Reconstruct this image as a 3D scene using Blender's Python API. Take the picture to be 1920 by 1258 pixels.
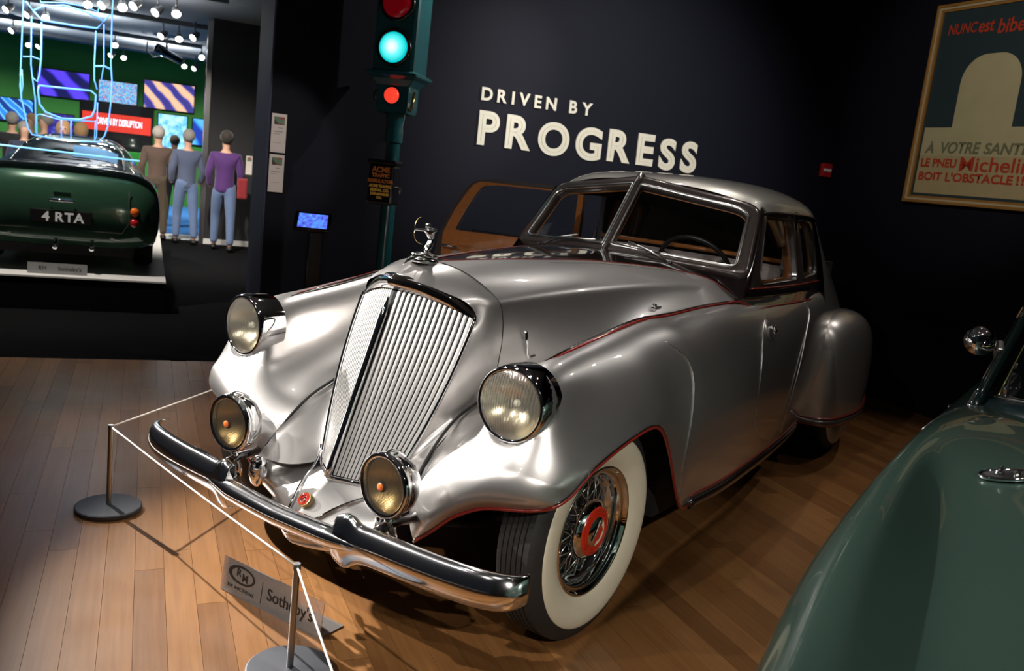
import bpy, bmesh, math, random
import numpy as np
from mathutils import Vector, Matrix
for o in list(bpy.data.objects): bpy.data.objects.remove(o)
SC = bpy.context.scene
COL = SC.collection
random.seed(7)
PI = math.pi

# ------------------------------------------------------------------ camera
CAM_POS = (2.2223, -2.6306, 1.6116)
RIGHT = Vector((0.80007, 0.58961, 0.11069)); DOWN = Vector((0.19345, -0.07891, -0.97793)); FWD = Vector((-0.56786, 0.80383, -0.17719))
cam = bpy.data.cameras.new('camera'); co = bpy.data.objects.new('camera', cam); COL.objects.link(co)
m3 = Matrix((RIGHT, -DOWN, -FWD)).transposed()
co.matrix_world = Matrix.Translation(CAM_POS) @ m3.to_4x4()
cam.sensor_width = 36.0; cam.lens = 1634.64 / 1920 * 36.0; cam.clip_end = 100; cam.clip_start = 0.05
cam.dof.use_dof = True; cam.dof.focus_distance = 3.25; cam.dof.aperture_fstop = 4.5
SC.camera = co

# room axes: D runs along the floor planks (away from the viewer), E along the back wall (to the right)
DX, DY = -0.85468, 0.51916
EX, EY = 0.51916, 0.85468
def W(d, e, z=0.0): return Vector((DX * d + EX * e, DY * d + EY * e, z))
E_ANGLE = math.atan2(EY, EX)      # rotation about z that turns local +x to E and local +y to D

# ------------------------------------------------------------------ world, light, exposure
wd = bpy.data.worlds.new('world'); SC.world = wd; wd.use_nodes = True
wd.node_tree.nodes['Background'].inputs[0].default_value = (0.30, 0.34, 0.45, 1)
wd.node_tree.nodes['Background'].inputs[1].default_value = 0.02
SC.view_settings.view_transform = 'Standard'; SC.view_settings.look = 'None'
SC.view_settings.gamma = 1.0; SC.view_settings.use_curve_mapping = False
SC.view_settings.exposure = 0.3
LIGHTS = [
 # position (world), target, power, cone deg, blend, radius, colour
 ((-5.6, -0.40, 3.40), (0.22, -0.42, 0.55), 5000, 25, .7, .035, (1.0, .91, .80)),      # key on the nose, low from the left
 ((-3.0, -3.6, 3.75), (0.0, -0.3, 0.85), 800, 27, .6, .035, (1.0, .93, .84)),             # grille from the front left
 ((0.9, -4.2, 3.8), (0.0, 0.5, 1.1), 230, 36, .7, .035, (1.0, .90, .78)),
 ((-1.2, -4.0, 3.8), (0.0, 0.2, 1.0), 200, 36, .7, .035, (1.0, .92, .84)),
 ((4.6, -3.6, 3.5), (0.95, 0.1, 0.45), 420, 20, .7, .035, (1.0, .90, .76)),              # wheel and fender side
 ((2.6, -0.9, 3.8), (1.0, 1.0, 0.6), 34, 50, .6, .035, (1.0, .86, .70)),
 ((2.9, 1.6, 3.8), (1.2, 2.2, 0.0), 42, 50, .7, .035, (1.0, .84, .66)),
 ((1.9, 4.4, 3.8), (1.0, 3.4, 0.3), 60, 55, .7, .035, (1.0, .82, .64)),
 ((0.4, 2.2, 3.8), (0.0, 1.9, 1.4), 50, 60, .6, .035, (1.0, .88, .74)),
 ((-1.5, 1.5, 3.8), (-0.2, 0.6, 1.0), 90, 50, .6, .035, (1.0, .90, .80)),
 ((1.3, -2.2, 3.8), (1.95, -0.7, 0.9), 190, 40, .7, .035, (1.0, .97, .93)),               # green coupe
 ((0.35, 1.54, 3.8), (0.95, 5.41, 2.75), 150, 44, .7, .035, (1.0, .86, .68)),             # poster
 ((0.9, 1.6, 3.8), (-1.7, 4.1, 1.9), 620, 62, 1.0, .035, (1.0, .93, .85)),                # lettering
 ((0.6, 4.4, 3.8), (-2.5, 2.3, 2.1), 260, 36, .7, .035, (1.0, .93, .85)),                 # signal, raking along the wall
 ((-0.69, -0.17, 3.8), (-3.2, 1.71, 1.6), 150, 16, .6, .035, (1.0, .90, .82)),              # notice cards
 ((-2.2, 2.6, 3.8), (-2.7, 0.6, 0.0), 170, 42, .6, .035, (1.0, .84, .66)),                # oak floor at the left
 ((-3.4, -1.6, 3.8), (-3.0, 0.6, 0.0), 70, 36, .6, .035, (1.0, .88, .74)),
]
for x_ in (-2.6, -.6, 1.4):  # added grid of unseen fill spots, for glints and fill on the car
    for y_ in (-2.6, -.4, 2.9):
        LIGHTS.append(((x_, y_, 3.9), (x_ * .4, .4 + y_ * .4, .9), 18, 64, .6, .03, (1.0, .92, .82)))
LIGHTS += []
for i, (lp, tg, pw, cone, bl, rad, c) in enumerate(LIGHTS):
    L = bpy.data.lights.new('spotlight', 'SPOT'); L.energy = pw; L.spot_size = math.radians(cone); L.spot_blend = bl
    L.shadow_soft_size = rad; L.color = tuple(.5 + .5 * q for q in c)
    lo = bpy.data.objects.new('spotlight', L); COL.objects.link(lo); lo.location = lp
    lo.rotation_euler = (Vector(tg) - Vector(lp)).to_track_quat('-Z', 'Y').to_euler()

# ------------------------------------------------------------------ materials
MATS = {}
def mat(name, col, rough=.5, metal=0., coat=0., spec=.5, trans=0., emit=None, estr=0., alpha=1., ior=1.45, nz=0., nscale=20., bump=0., bscale=60., crough=.03, sheen=0.):
    if name in MATS: return MATS[name]
    m = bpy.data.materials.new(name); m.use_nodes = True
    nt = m.node_tree; b = nt.nodes['Principled BSDF']
    b.inputs['Base Color'].default_value = (*col, 1); b.inputs['Roughness'].default_value = rough
    b.inputs['Metallic'].default_value = metal; b.inputs['Coat Weight'].default_value = coat
    b.inputs['Coat Roughness'].default_value = crough
    b.inputs['Specular IOR Level'].default_value = spec; b.inputs['Transmission Weight'].default_value = trans
    b.inputs['IOR'].default_value = ior; b.inputs['Alpha'].default_value = alpha
    if sheen: b.inputs['Sheen Weight'].default_value = sheen
    if emit: b.inputs['Emission Color'].default_value = (*emit, 1); b.inputs['Emission Strength'].default_value = estr
    if nz or bump:
        tc = nt.nodes.new('ShaderNodeTexCoord')
    if nz:
        n = nt.nodes.new('ShaderNodeTexNoise'); n.inputs['Scale'].default_value = nscale; n.inputs['Detail'].default_value = 4
        nt.links.new(tc.outputs['Object'], n.inputs['Vector'])
        mx = nt.nodes.new('ShaderNodeMix'); mx.data_type = 'RGBA'
        mx.inputs['A'].default_value = (*[max(0, c * (1 - nz)) for c in col], 1); mx.inputs['B'].default_value = (*[min(1, c * (1 + nz)) for c in col], 1)
        nt.links.new(n.outputs['Fac'], mx.inputs['Factor']); nt.links.new(mx.outputs['Result'], b.inputs['Base Color'])
    if bump:
        n2 = nt.nodes.new('ShaderNodeTexNoise'); n2.inputs['Scale'].default_value = bscale; n2.inputs['Detail'].default_value = 3
        nt.links.new(tc.outputs['Object'], n2.inputs['Vector'])
        bp = nt.nodes.new('ShaderNodeBump'); bp.inputs['Strength'].default_value = bump; bp.inputs['Distance'].default_value = .004
        nt.links.new(n2.outputs['Fac'], bp.inputs['Height']); nt.links.new(bp.outputs['Normal'], b.inputs['Normal'])
    MATS[name] = m
    return m
SILVER = mat('silver_paint', (.53, .51, .495), .35, .90, 1.0, nz=.03, nscale=300)
ROOFSIL = mat('roof_silver_paint', (.46, .44, .40), .40, .6, 1.0, nz=.03, nscale=300)
UMBER = mat('dark_umber_paint', (.075, .060, .056), .28, .5, 1.0, nz=.05, nscale=300)
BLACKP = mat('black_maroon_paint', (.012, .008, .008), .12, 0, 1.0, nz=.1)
REDP = mat('red_pinstripe', (.20, .014, .009), .3, 0, .6, nz=.06)
CHROME = mat('chrome', (.86, .86, .87), .035, 1.0, nz=.015, nscale=8)
CHROME2 = mat('brushed_chrome', (.72, .71, .69), .22, 1.0, nz=.03)
NICKEL = mat('satin_nickel', (.72, .705, .68), .34, .6, nz=.03, nscale=50)
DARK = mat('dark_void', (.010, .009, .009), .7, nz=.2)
RUBBER = mat('tire_rubber', (.022, .021, .020), .62, nz=.15, nscale=40, bump=.3, bscale=150)
WHITEWALL = mat('whitewall_rubber', (.74, .68, .52), .42, nz=.04, nscale=12)
def thin_glass(name, tint=(.93, .95, .95), refl=.06, refr=0., rough=.0, diff=0.):
    m = bpy.data.materials.new(name); m.use_nodes = True; nt = m.node_tree; nt.nodes.clear(); N = nt.nodes.new; K = nt.links.new
    out = N('ShaderNodeOutputMaterial'); tr = N('ShaderNodeBsdfTransparent'); tr.inputs[0].default_value = (*tint, 1); gl = N('ShaderNodeBsdfGlossy'); gl.inputs['Roughness'].default_value = rough
    no = N('ShaderNodeTexNoise'); no.inputs['Scale'].default_value = 3.0; tc = N('ShaderNodeTexCoord'); K(tc.outputs['Object'], no.inputs['Vector'])
    mr = N('ShaderNodeMapRange'); mr.inputs['To Min'].default_value = refl * .7; mr.inputs['To Max'].default_value = refl * 1.3; K(no.outputs['Fac'], mr.inputs['Value'])
    fr = N('ShaderNodeFresnel'); fr.inputs['IOR'].default_value = 1.35; ad = N('ShaderNodeMath'); ad.operation = 'ADD'; ad.use_clamp = True; K(fr.outputs[0], ad.inputs[0]); K(mr.outputs[0], ad.inputs[1])
    base = tr.outputs[0]
    if refr:
        g2 = N('ShaderNodeBsdfGlass'); g2.inputs['IOR'].default_value = 1.3; g2.inputs['Color'].default_value = (*tint, 1); mx0 = N('ShaderNodeMixShader'); mx0.inputs[0].default_value = refr; K(base, mx0.inputs[1]); K(g2.outputs[0], mx0.inputs[2]); base = mx0.outputs[0]
    if diff:
        df = N('ShaderNodeBsdfDiffuse'); df.inputs['Color'].default_value = (*tint, 1); mx1 = N('ShaderNodeMixShader'); mx1.inputs[0].default_value = diff; K(base, mx1.inputs[1]); K(df.outputs[0], mx1.inputs[2]); base = mx1.outputs[0]
    mx = N('ShaderNodeMixShader'); K(ad.outputs[0], mx.inputs[0]); K(base, mx.inputs[1]); K(gl.outputs[0], mx.inputs[2]); K(mx.outputs[0], out.inputs[0])
    MATS[name] = m; return m
GLASS = thin_glass('window_glass')
WOODT = mat('varnished_wood', (.42, .145, .03), .25, 0, .8, nz=.25, nscale=30)
TAUPE = mat('taupe_upholstery', (.40, .33, .31), .85, nz=.1, nscale=60, sheen=.3)
REDHOT = mat('red_enamel', (.60, .03, .012), .25, 0, .8, nz=.05)
GOLD = mat('gold_metal', (.60, .42, .18), .25, 1.0, nz=.05)

# ------------------------------------------------------------------ geometry helpers
def natspl(T, P, t):
    T = np.asarray(T, float); P = np.asarray(P, float); n = len(T)
    if n == 2:
        u = ((t - T[0]) / (T[1] - T[0]))[:, None]; return P[0] * (1 - u) + P[1] * u
    h = np.diff(T); A = np.zeros((n, n)); B = np.zeros((n, P.shape[1])); A[0, 0] = A[-1, -1] = 1
    for i in range(1, n - 1):
        A[i, i - 1] = h[i - 1]; A[i, i] = 2 * (h[i - 1] + h[i]); A[i, i + 1] = h[i]
        B[i] = 3 * ((P[i + 1] - P[i]) / h[i] - (P[i] - P[i - 1]) / h[i - 1])
    c = np.linalg.solve(A, B)
    k = np.clip(np.searchsorted(T, t, side='right') - 1, 0, n - 2)
    x = (t - T[k])[:, None]; hk = h[k][:, None]
    b = (P[k + 1] - P[k]) / hk - hk * (2 * c[k] + c[k + 1]) / 3; dd = (c[k + 1] - c[k]) / (3 * hk)
    return P[k] + b * x + c[k] * x ** 2 + dd * x ** 3
def chord(P, a=.5):
    s = np.linalg.norm(np.diff(np.asarray(P, float), axis=0), axis=1) ** a
    T = np.r_[0, np.cumsum(np.maximum(s, 1e-6))]; return T / T[-1]
def spl(P, n):
    P = np.asarray(P, float); return natspl(chord(P), P, np.linspace(0, 1, n))
def splx(T, V, t):
    return natspl(T, np.asarray(V, float).reshape(len(T), -1), np.atleast_1d(np.asarray(t, float)))
def lin(T, V, t): return np.interp(t, T, V)
def loft(secs, nu, nv, T=None):
    R = np.array([spl(s, nv) for s in secs])
    if T is None:
        d = np.mean(np.linalg.norm(np.diff(R, axis=0), axis=2) ** .5, axis=1); T = np.r_[0, np.cumsum(d)]; T = T / T[-1]
    T = np.asarray(T, float); T = (T - T[0]) / (T[-1] - T[0])
    out = natspl(T, R.reshape(len(secs), -1), np.linspace(0, 1, nu)); return out.reshape(nu, nv, 3)
def gnormals(G):
    du = np.gradient(G, axis=0); dv = np.gradient(G, axis=1); n = np.cross(du, dv)
    return n / np.maximum(np.linalg.norm(n, axis=2, keepdims=True), 1e-9)
def mirx(G): G = np.array(G, float).copy(); G[..., 0] *= -1; return G

class MB:
    def __init__(s): s.v = []; s.f = []
    def grid(s, G, cu=False, cv=False, flip=False):
        G = np.asarray(G); n, m = G.shape[:2]; b = len(s.v); s.v += [tuple(p) for p in G.reshape(-1, 3)]
        for i in range(n if cu else n - 1):
            for j in range(m if cv else m - 1):
                a = b + i * m + j; c = b + ((i + 1) % n) * m + j; d = b + ((i + 1) % n) * m + (j + 1) % m; e = b + i * m + (j + 1) % m
                s.f.append((a, e, d, c) if flip else (a, c, d, e))
        return s
    def poly(s, P, flip=False):
        b = len(s.v); s.v += [tuple(p) for p in P]; f = tuple(range(b, b + len(P))); s.f.append(f[::-1] if flip else f); return s
    def tube(s, path, r, seg=8, closed=False, caps=True, flat=1.0, up=None):
        P = [Vector(p) for p in path]; n = len(P); rr = [r] * n if np.isscalar(r) else list(r)
        rings = []; ref = Vector(up) if up is not None else Vector((0, 0, 1))
        prev = None
        for i in range(n):
            if closed: t = P[(i + 1) % n] - P[i - 1]
            else: t = P[min(i + 1, n - 1)] - P[max(i - 1, 0)]
            if t.length < 1e-9: t = Vector((0, 0, 1))
            t.normalize()
            if up is not None: a = ref - t * ref.dot(t)
            elif prev is None: a = ref - t * ref.dot(t); a = a if a.length > .1 else Vector((1, 0, 0)) - t * t.x
            else: a = prev - t * prev.dot(t)
            if a.length < 1e-6: a = Vector((1, 0, 0)) - t * t.x
            a.normalize(); prev = a; b = t.cross(a)
            rings.append([P[i] + a * (math.cos(k * 2 * PI / seg) * rr[i] * flat) + b * (math.sin(k * 2 * PI / seg) * rr[i]) for k in range(seg)])
        s.grid(np.array([[tuple(q) for q in rg] for rg in rings]), cu=closed, cv=True, flip=True)
        if caps and not closed:
            s.poly(rings[0], True); s.poly(rings[-1])
        return s
    def lathe(s, prof, seg=32, org=(0, 0, 0), axis='x', sgn=1, sx=1., sy=1.):
        # prof: (radius, along)
        G = []
        for (r, h) in prof:
            ring = []
            for k in range(seg):
                a = 2 * PI * k / seg; c, q = math.cos(a) * r * sx, math.sin(a) * r * sy
                if axis == 'x': p = (h * sgn, c, q)
                elif axis == 'y': p = (c, h * sgn, q)
                else: p = (c, q, h * sgn)
                ring.append((p[0] + org[0], p[1] + org[1], p[2] + org[2]))
            G.append(ring)
        s.grid(np.array(G), cv=True); return s
    def box(s, lo, hi):
        x0, y0, z0 = lo; x1, y1, z1 = hi; b = len(s.v)
        s.v += [(x0, y0, z0), (x1, y0, z0), (x1, y1, z0), (x0, y1, z0), (x0, y0, z1), (x1, y0, z1), (x1, y1, z1), (x0, y1, z1)]
        for f in ((0, 3, 2, 1), (4, 5, 6, 7), (0, 1, 5, 4), (1, 2, 6, 5), (2, 3, 7, 6), (3, 0, 4, 7)): s.f.append(tuple(b + k for k in f))
        return s
    def ball(s, c, r, nu=12, nv=16, sc=(1, 1, 1)):
        G = [[(c[0] + r * sc[0] * math.sin(PI * i / nu) * math.cos(2 * PI * j / nv), c[1] + r * sc[1] * math.sin(PI * i / nu) * math.sin(2 * PI * j / nv), c[2] + r * sc[2] * math.cos(PI * i / nu)) for j in range(nv)] for i in range(nu + 1)]
        s.grid(np.array(G), cv=True); return s
    def extr(s, outline, h0, h1, fr):
        # outline: 2D pts; fr(u, v, h) -> 3D ; closed prism
        a = [fr(u, v, h0) for u, v in outline]; b = [fr(u, v, h1) for u, v in outline]
        s.grid(np.array([[tuple(p) for p in a], [tuple(p) for p in b]]), cv=True); s.poly(a, True); s.poly(b); return s
    def ring(s, outer, inner, h0, h1, fr):
        n = len(outer)
        L = [[tuple(fr(u, v, h)) for u, v in o] for o, h in ((outer, h0), (outer, h1), (inner, h1), (inner, h0), (outer, h0))]
        s.grid(np.array(L), cv=True); return s
    def mesh(s, name, smooth=True, fixn=True):
        me = bpy.data.meshes.new(name); me.from_pydata(s.v, [], s.f)
        if fixn:
            bm = bmesh.new(); bm.from_mesh(me); bmesh.ops.remove_doubles(bm, verts=bm.verts, dist=1e-6); bmesh.ops.recalc_face_normals(bm, faces=bm.faces); bm.to_mesh(me); bm.free()
        if smooth: me.shade_smooth()
        me.update(); return me
    def build(s, name, m, parent=None, smooth=True, bevel=0., sharp=None, fixn=True, solid=0.):
        me = s.mesh(name, smooth, fixn); me.materials.append(m)
        if sharp and smooth: me.set_sharp_from_angle(angle=math.radians(sharp))
        o = bpy.data.objects.new(name, me); COL.objects.link(o)
        if parent is not None: o.parent = parent
        if bevel: md = o.modifiers.new('bevel', 'BEVEL'); md.width = bevel; md.segments = 2; md.limit_method = 'ANGLE'
        if solid: md = o.modifiers.new('solid', 'SOLIDIFY'); md.thickness = solid; md.offset = -1
        return o
def tag(o, label=None, cat=None, group=None, kind=None):
    if label: o['label'] = label
    if cat: o['category'] = cat
    if group: o['group'] = group
    if kind: o['kind'] = kind
    return o
def thing(name, label, cat, loc=(0, 0, 0), rotz=0., group=None):
    o = bpy.data.objects.new(name, None); o.empty_display_size = .1; COL.objects.link(o); o.location = loc; o.rotation_euler = (0, 0, rotz)
    return tag(o, label, cat, group)
def copytree(o, parent=None):
    c = o.copy(); COL.objects.link(c); c.parent = parent
    for ch in o.children: copytree(ch, c)
    return c
def text_mesh(body, size, name, m, parent, mw, ext=.002, off=0., align='CENTER', spacing=1., shear=0.):
    cu = bpy.data.curves.new(name, 'FONT'); cu.body = body; cu.size = size; cu.extrude = ext; cu.offset = off; cu.align_x = align
    cu.space_character = spacing; cu.shear = shear; cu.resolution_u = 6
    t = bpy.data.objects.new(name, cu); COL.objects.link(t)
    dg = bpy.context.evaluated_depsgraph_get(); me = bpy.data.meshes.new_from_object(t.evaluated_get(dg))
    bpy.data.objects.remove(t); bpy.data.curves.remove(cu)
    me.name = name; me.materials.clear(); me.materials.append(m)
    o = bpy.data.objects.new(name, me); COL.objects.link(o)
    if parent is not None: o.parent = parent
    o.matrix_local = mw
    return o
def basis(org, ex, ey):
    ex = Vector(ex).normalized(); ey = Vector(ey); ey = (ey - ex * ey.dot(ex)).normalized(); ez = ex.cross(ey)
    M = Matrix((ex, ey, ez)).transposed().to_4x4(); M.translation = Vector(org); return M
def rrect(x0, y0, x1, y1, r, n=5):
    rs = r if isinstance(r, (tuple, list)) else (r, r, r, r); P = []
    for (cx, cy, a0, q) in ((x1 - rs[0], y1 - rs[0], 0, rs[0]), (x0 + rs[1], y1 - rs[1], 90, rs[1]), (x0 + rs[2], y0 + rs[2], 180, rs[2]), (x1 - rs[3], y0 + rs[3], 270, rs[3])):
        for k in range(n + 1):
            a = math.radians(a0 + 90 * k / n); P.append((cx + q * math.cos(a), cy + q * math.sin(a)))
    return P
# ================================================================== SETTING
def wood_floor_mat():
    m = bpy.data.materials.new('oak_planks'); m.use_nodes = True; nt = m.node_tree; b = nt.nodes['Principled BSDF']; N = nt.nodes.new; K = nt.links.new
    geo = N('ShaderNodeNewGeometry'); oi = N('ShaderNodeObjectInfo')
    rot = N('ShaderNodeVectorRotate'); rot.rotation_type = 'Z_AXIS'; rot.inputs['Angle'].default_value = -E_ANGLE
    K(geo.outputs['Position'], rot.inputs['Vector'])
    rnd = N('ShaderNodeMath'); rnd.operation = 'ADD'; K(oi.outputs['Random'], rnd.inputs[0]); K(geo.outputs['Random Per Island'], rnd.inputs[1])
    fr = N('ShaderNodeMath'); fr.operation = 'FRACT'; K(rnd.outputs[0], fr.inputs[0])
    off = N('ShaderNodeVectorMath'); off.operation = 'ADD'; cmb = N('ShaderNodeCombineXYZ')
    mul = N('ShaderNodeMath'); mul.operation = 'MULTIPLY'; mul.inputs[1].default_value = 37.0; K(fr.outputs[0], mul.inputs[0]); K(mul.outputs[0], cmb.inputs['Z'])
    K(rot.outputs[0], off.inputs[0]); K(cmb.outputs[0], off.inputs[1])
    mp = N('ShaderNodeMapping'); mp.inputs['Scale'].default_value = (60, 2.2, 1); K(off.outputs[0], mp.inputs['Vector'])
    no = N('ShaderNodeTexNoise'); no.inputs['Scale'].default_value = 1.0; no.inputs['Detail'].default_value = 6; no.inputs['Roughness'].default_value = .6; K(mp.outputs[0], no.inputs['Vector'])
    ramp = N('ShaderNodeValToRGB'); cr = ramp.color_ramp; cr.elements[0].position = 0; cr.elements[0].color = (.185, .080, .026, 1); cr.elements[1].position = 1; cr.elements[1].color = (.290, .134, .045, 1)
    e2 = cr.elements.new(.5); e2.color = (.240, .106, .034, 1); K(fr.outputs[0], ramp.inputs[0])
    mx = N('ShaderNodeMix'); mx.data_type = 'RGBA'; mx.blend_type = 'MULTIPLY'; mx.inputs['Factor'].default_value = .55
    r2 = N('ShaderNodeValToRGB'); r2.color_ramp.elements[0].position = .3; r2.color_ramp.elements[0].color = (.55, .50, .45, 1); r2.color_ramp.elements[1].position = .7; r2.color_ramp.elements[1].color = (1.1, 1.1, 1.1, 1)
    K(no.outputs['Fac'], r2.inputs[0]); K(ramp.outputs[0], mx.inputs['A']); K(r2.outputs[0], mx.inputs['B']); K(mx.outputs['Result'], b.inputs['Base Color'])
    n3 = N('ShaderNodeTexNoise'); n3.inputs['Scale'].default_value = 3.5; n3.inputs['Detail'].default_value = 5; K(geo.outputs['Position'], n3.inputs['Vector'])
    mr = N('ShaderNodeMapRange'); mr.inputs['To Min'].default_value = .26; mr.inputs['To Max'].default_value = .44; K(n3.outputs['Fac'], mr.inputs['Value']); K(mr.outputs[0], b.inputs['Roughness'])
    bp = N('ShaderNodeBump'); bp.inputs['Strength'].default_value = .06; bp.inputs['Distance'].default_value = .002; K(no.outputs['Fac'], bp.inputs['Height']); K(bp.outputs[0], b.inputs['Normal'])
    b.inputs['Coat Weight'].default_value = .25; b.inputs['Coat Roughness'].default_value = .22
    return m
OAK = wood_floor_mat()
SUB = mat('floor_joint', (.05, .025, .012), .8, nz=.2)
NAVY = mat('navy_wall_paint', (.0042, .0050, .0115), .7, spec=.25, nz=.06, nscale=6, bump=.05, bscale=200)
NAVY_LIT = mat('navy_wall_end_lit', (.035, .042, .085), .6, nz=.06, nscale=6)  # lighter copy of the wall navy: light on the end face put into the colour
BLACKW = mat('charcoal_wall_paint', (.022, .021, .022), .75, nz=.06, nscale=6)
CARPET = mat('black_carpet', (.005, .005, .0055), .95, spec=.05, nz=.3, nscale=150, bump=.3, bscale=250)
GREENW = mat('green_wall_paint', (.028, .19, .022), .7, nz=.08, nscale=4)
CEIL = mat('grey_ceiling_paint', (.20, .21, .22), .85, nz=.05, nscale=5)
WHITEP = mat('white_trim_paint', (.75, .73, .70), .5, nz=.03)
BLUEC = mat('blue_carpet', (.03, .17, .48), .85, nz=.1, nscale=60)

def rbox(name, d0, d1, e0, e1, z0, z1, m, parent=None, bevel=0.):
    P = [W(d0, e0, z0), W(d0, e1, z0), W(d1, e1, z0), W(d1, e0, z0)]; Q = [W(d0, e0, z1), W(d0, e1, z1), W(d1, e1, z1), W(d1, e0, z1)]
    mb = MB(); mb.v = [tuple(p) for p in P + Q]; mb.f = [(0, 3, 2, 1), (4, 5, 6, 7), (0, 1, 5, 4), (1, 2, 6, 5), (2, 3, 7, 6), (3, 0, 4, 7)]
    return mb.build(name, m, parent, smooth=False, bevel=bevel)
floor = tag(rbox('floor', -7.0, 3.51, -5.5, 5.12, -.06, -.013, SUB), 'varnished oak strip floor under the silver car', kind='structure')
PW = .1035; uni = MB().box((0, 0, -.012), (1, 1, 0)).mesh('plank', False); uni.materials.append(OAK)
planks = []
k0 = int((-5.4 + 1.084) / PW) - 1
for k in range(k0, 62):
    e0 = -1.084 + PW * k
    if e0 < -5.4 or e0 + PW > 5.13: continue
    d = -6.9 - random.random() * 1.2
    while d < 3.50:
        L = .75 + random.random() * 1.25; d0 = max(d, -6.9); d1 = min(d + L, 3.505); d += L
        if d1 - d0 < .05: continue
        c = W((d0 + d1) / 2, e0 + PW / 2) ; v = c - Vector(CAM_POS); dep = v.dot(FWD)
        best = 1e9
        for dd in (d0, (d0 + d1) / 2, d1):
            q = W(dd, e0 + PW / 2) - Vector(CAM_POS); z = q.dot(FWD)
            if z > .2 and abs(q.dot(RIGHT) / z) < .62 and abs(q.dot(DOWN) / z) < .41: best = min(best, z)
        if 1.2 < c.x < 3.6 and c.y > -1.7 and c.y < 2.6 and c.x > 1.5: best = 1e8        # under the green car
        planks.append((best, e0, d0, d1))
planks.sort(key=lambda t: t[0])
rest = MB()
for i, (b_, e0, d0, d1) in enumerate(planks):
    if i < 298 and b_ < 1e7:
        o = bpy.data.objects.new('plank', uni); COL.objects.link(o); o.parent = floor
        o.rotation_euler = (0, 0, E_ANGLE); o.location = W(d0 + .0008, e0 + .0006); o.scale = (PW - .0012, d1 - d0 - .0016, 1)
    else:
        P = [W(d0 + .0008, e0 + .0006), W(d0 + .0008, e0 + PW - .0006), W(d1 - .0008, e0 + PW - .0006), W(d1 - .0008, e0 + .0006)]
        rest.poly([tuple(p) for p in P])
pr = rest.build('far_planks', OAK, floor, smooth=False, fixn=False); tag(pr, kind='stuff')

tag(rbox('wall_back', 3.62, 4.50, -.255, 5.6, -.02, 4.3, NAVY), 'dark navy gallery wall behind the silver car', kind='structure')
tag(rbox('wall_back_end', 3.625, 4.50, -.268, -.253, -.02, 4.3, NAVY_LIT), 'end face of the navy wall, coloured lighter as if lit', kind='structure')
tag(rbox('wall_right', -7.0, 3.62, 5.12, 5.3, -.02, 4.3, NAVY), 'dark navy wall carrying the framed poster', kind='structure')
tag(rbox('wall_front', -7.2, -7.0, -6, 5.3, -.02, 4.3, mat('warm_grey_wall_paint', (.22, .21, .20), .7, nz=.05, nscale=5)), 'warm grey gallery wall behind the viewer', kind='structure')
tag(rbox('ceiling', -7.0, 4.2, -5.0, 5.3, 4.3, 4.4, CEIL), 'black gallery ceiling', kind='structure')
tag(rbox('carpet_floor', 3.51, 12.2, -9, 6.5, -.06, -.004, CARPET), 'black carpet beyond the oak floor', kind='structure')
tag(rbox('far_floor', 12.2, 20.2, -9, 6.5, -.06, -.004, BLUEC), 'blue carpet of the far green room', kind='structure')
tag(rbox('floor_stripe', 12.2, 13.0, -1.05, -.2, -.004, .004, WHITEP), 'white floor panel at the far doorway', kind='structure')
tag(rbox('wall_doorway', 11.8, 12.0, -.20, 6.0, -.02, 3.53, BLACKW), 'charcoal wall beside the opening to the green room', kind='structure')
tag(rbox('trim_2', 11.78, 12.02, -.27, -.195, -.02, 3.53, CHROME2), 'pale metal edge of the charcoal wall', kind='structure')
tag(rbox('baseboard_doorway', 11.77, 11.80, -.20, 6.0, 0, .085, WHITEP), 'white baseboard of the charcoal wall', kind='structure')
tag(rbox('wall_green', 20.0, 20.2, -9, 6.5, -.02, 3.53, GREENW), 'bright green far wall hung with screens', kind='structure')
tag(rbox('ceiling_far', 4.5, 20.2, -9, 6.5, 3.53, 3.63, CEIL), 'grey ceiling of the far room with track lights', kind='structure')
for i, dd in enumerate((9.6, 12.9, 16.2, 18.6)):
    tag(rbox('lighting_track', dd - .04, dd + .04, -6, -.15, 3.46, 3.525, mat('track_grey', (.16, .17, .18), .6, nz=.05)), ['nearest ceiling lighting track', 'second ceiling lighting track from the viewer', 'third ceiling lighting track from the viewer', 'farthest ceiling lighting track before the green wall'][i], 'light track', 'ceiling tracks')
# far room light
for (dd, ee, pw) in ((17.4, -4.4, 160), (17.4, -2.0, 160), (17.4, .2, 160), (14.0, -1.2, 110), (14.0, -3.6, 110), (8.6, -.6, 260), (9.4, -2.6, 260), (4.9, -2.2, 160), (6.9, -1.5, 130)):
    L = bpy.data.lights.new('far_spotlight', 'SPOT'); L.energy = pw * 2.0; L.spot_size = math.radians(110); L.spot_blend = .8; L.shadow_soft_size = .06; L.color = (1, .93, .84)
    lo = bpy.data.objects.new('far_spotlight', L); COL.objects.link(lo); lo.location = W(dd, ee, 3.3)
    lo.rotation_euler = (W(dd + 1.6, ee, 0) - W(dd, ee, 3.3)).to_track_quat('-Z', 'Y').to_euler()

for (dd, ee, zz, pw) in ((17.0, -3.5, 2.7, 90), (17.0, -1.0, 2.7, 90), (13.5, -2.2, 2.75, 70), (10.0, -1.6, 2.75, 60)):  # added unseen lamps aimed up, to brighten the far ceiling
    L = bpy.data.lights.new('ceiling_fill', 'SPOT'); L.energy = pw * 4; L.spot_size = math.radians(150); L.spot_blend = 1; L.shadow_soft_size = .05; L.color = (.92, .95, 1)
    lo = bpy.data.objects.new('ceiling_fill', L); COL.objects.link(lo); lo.location = W(dd, ee, zz); lo.rotation_euler = (PI, 0, 0)
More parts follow.
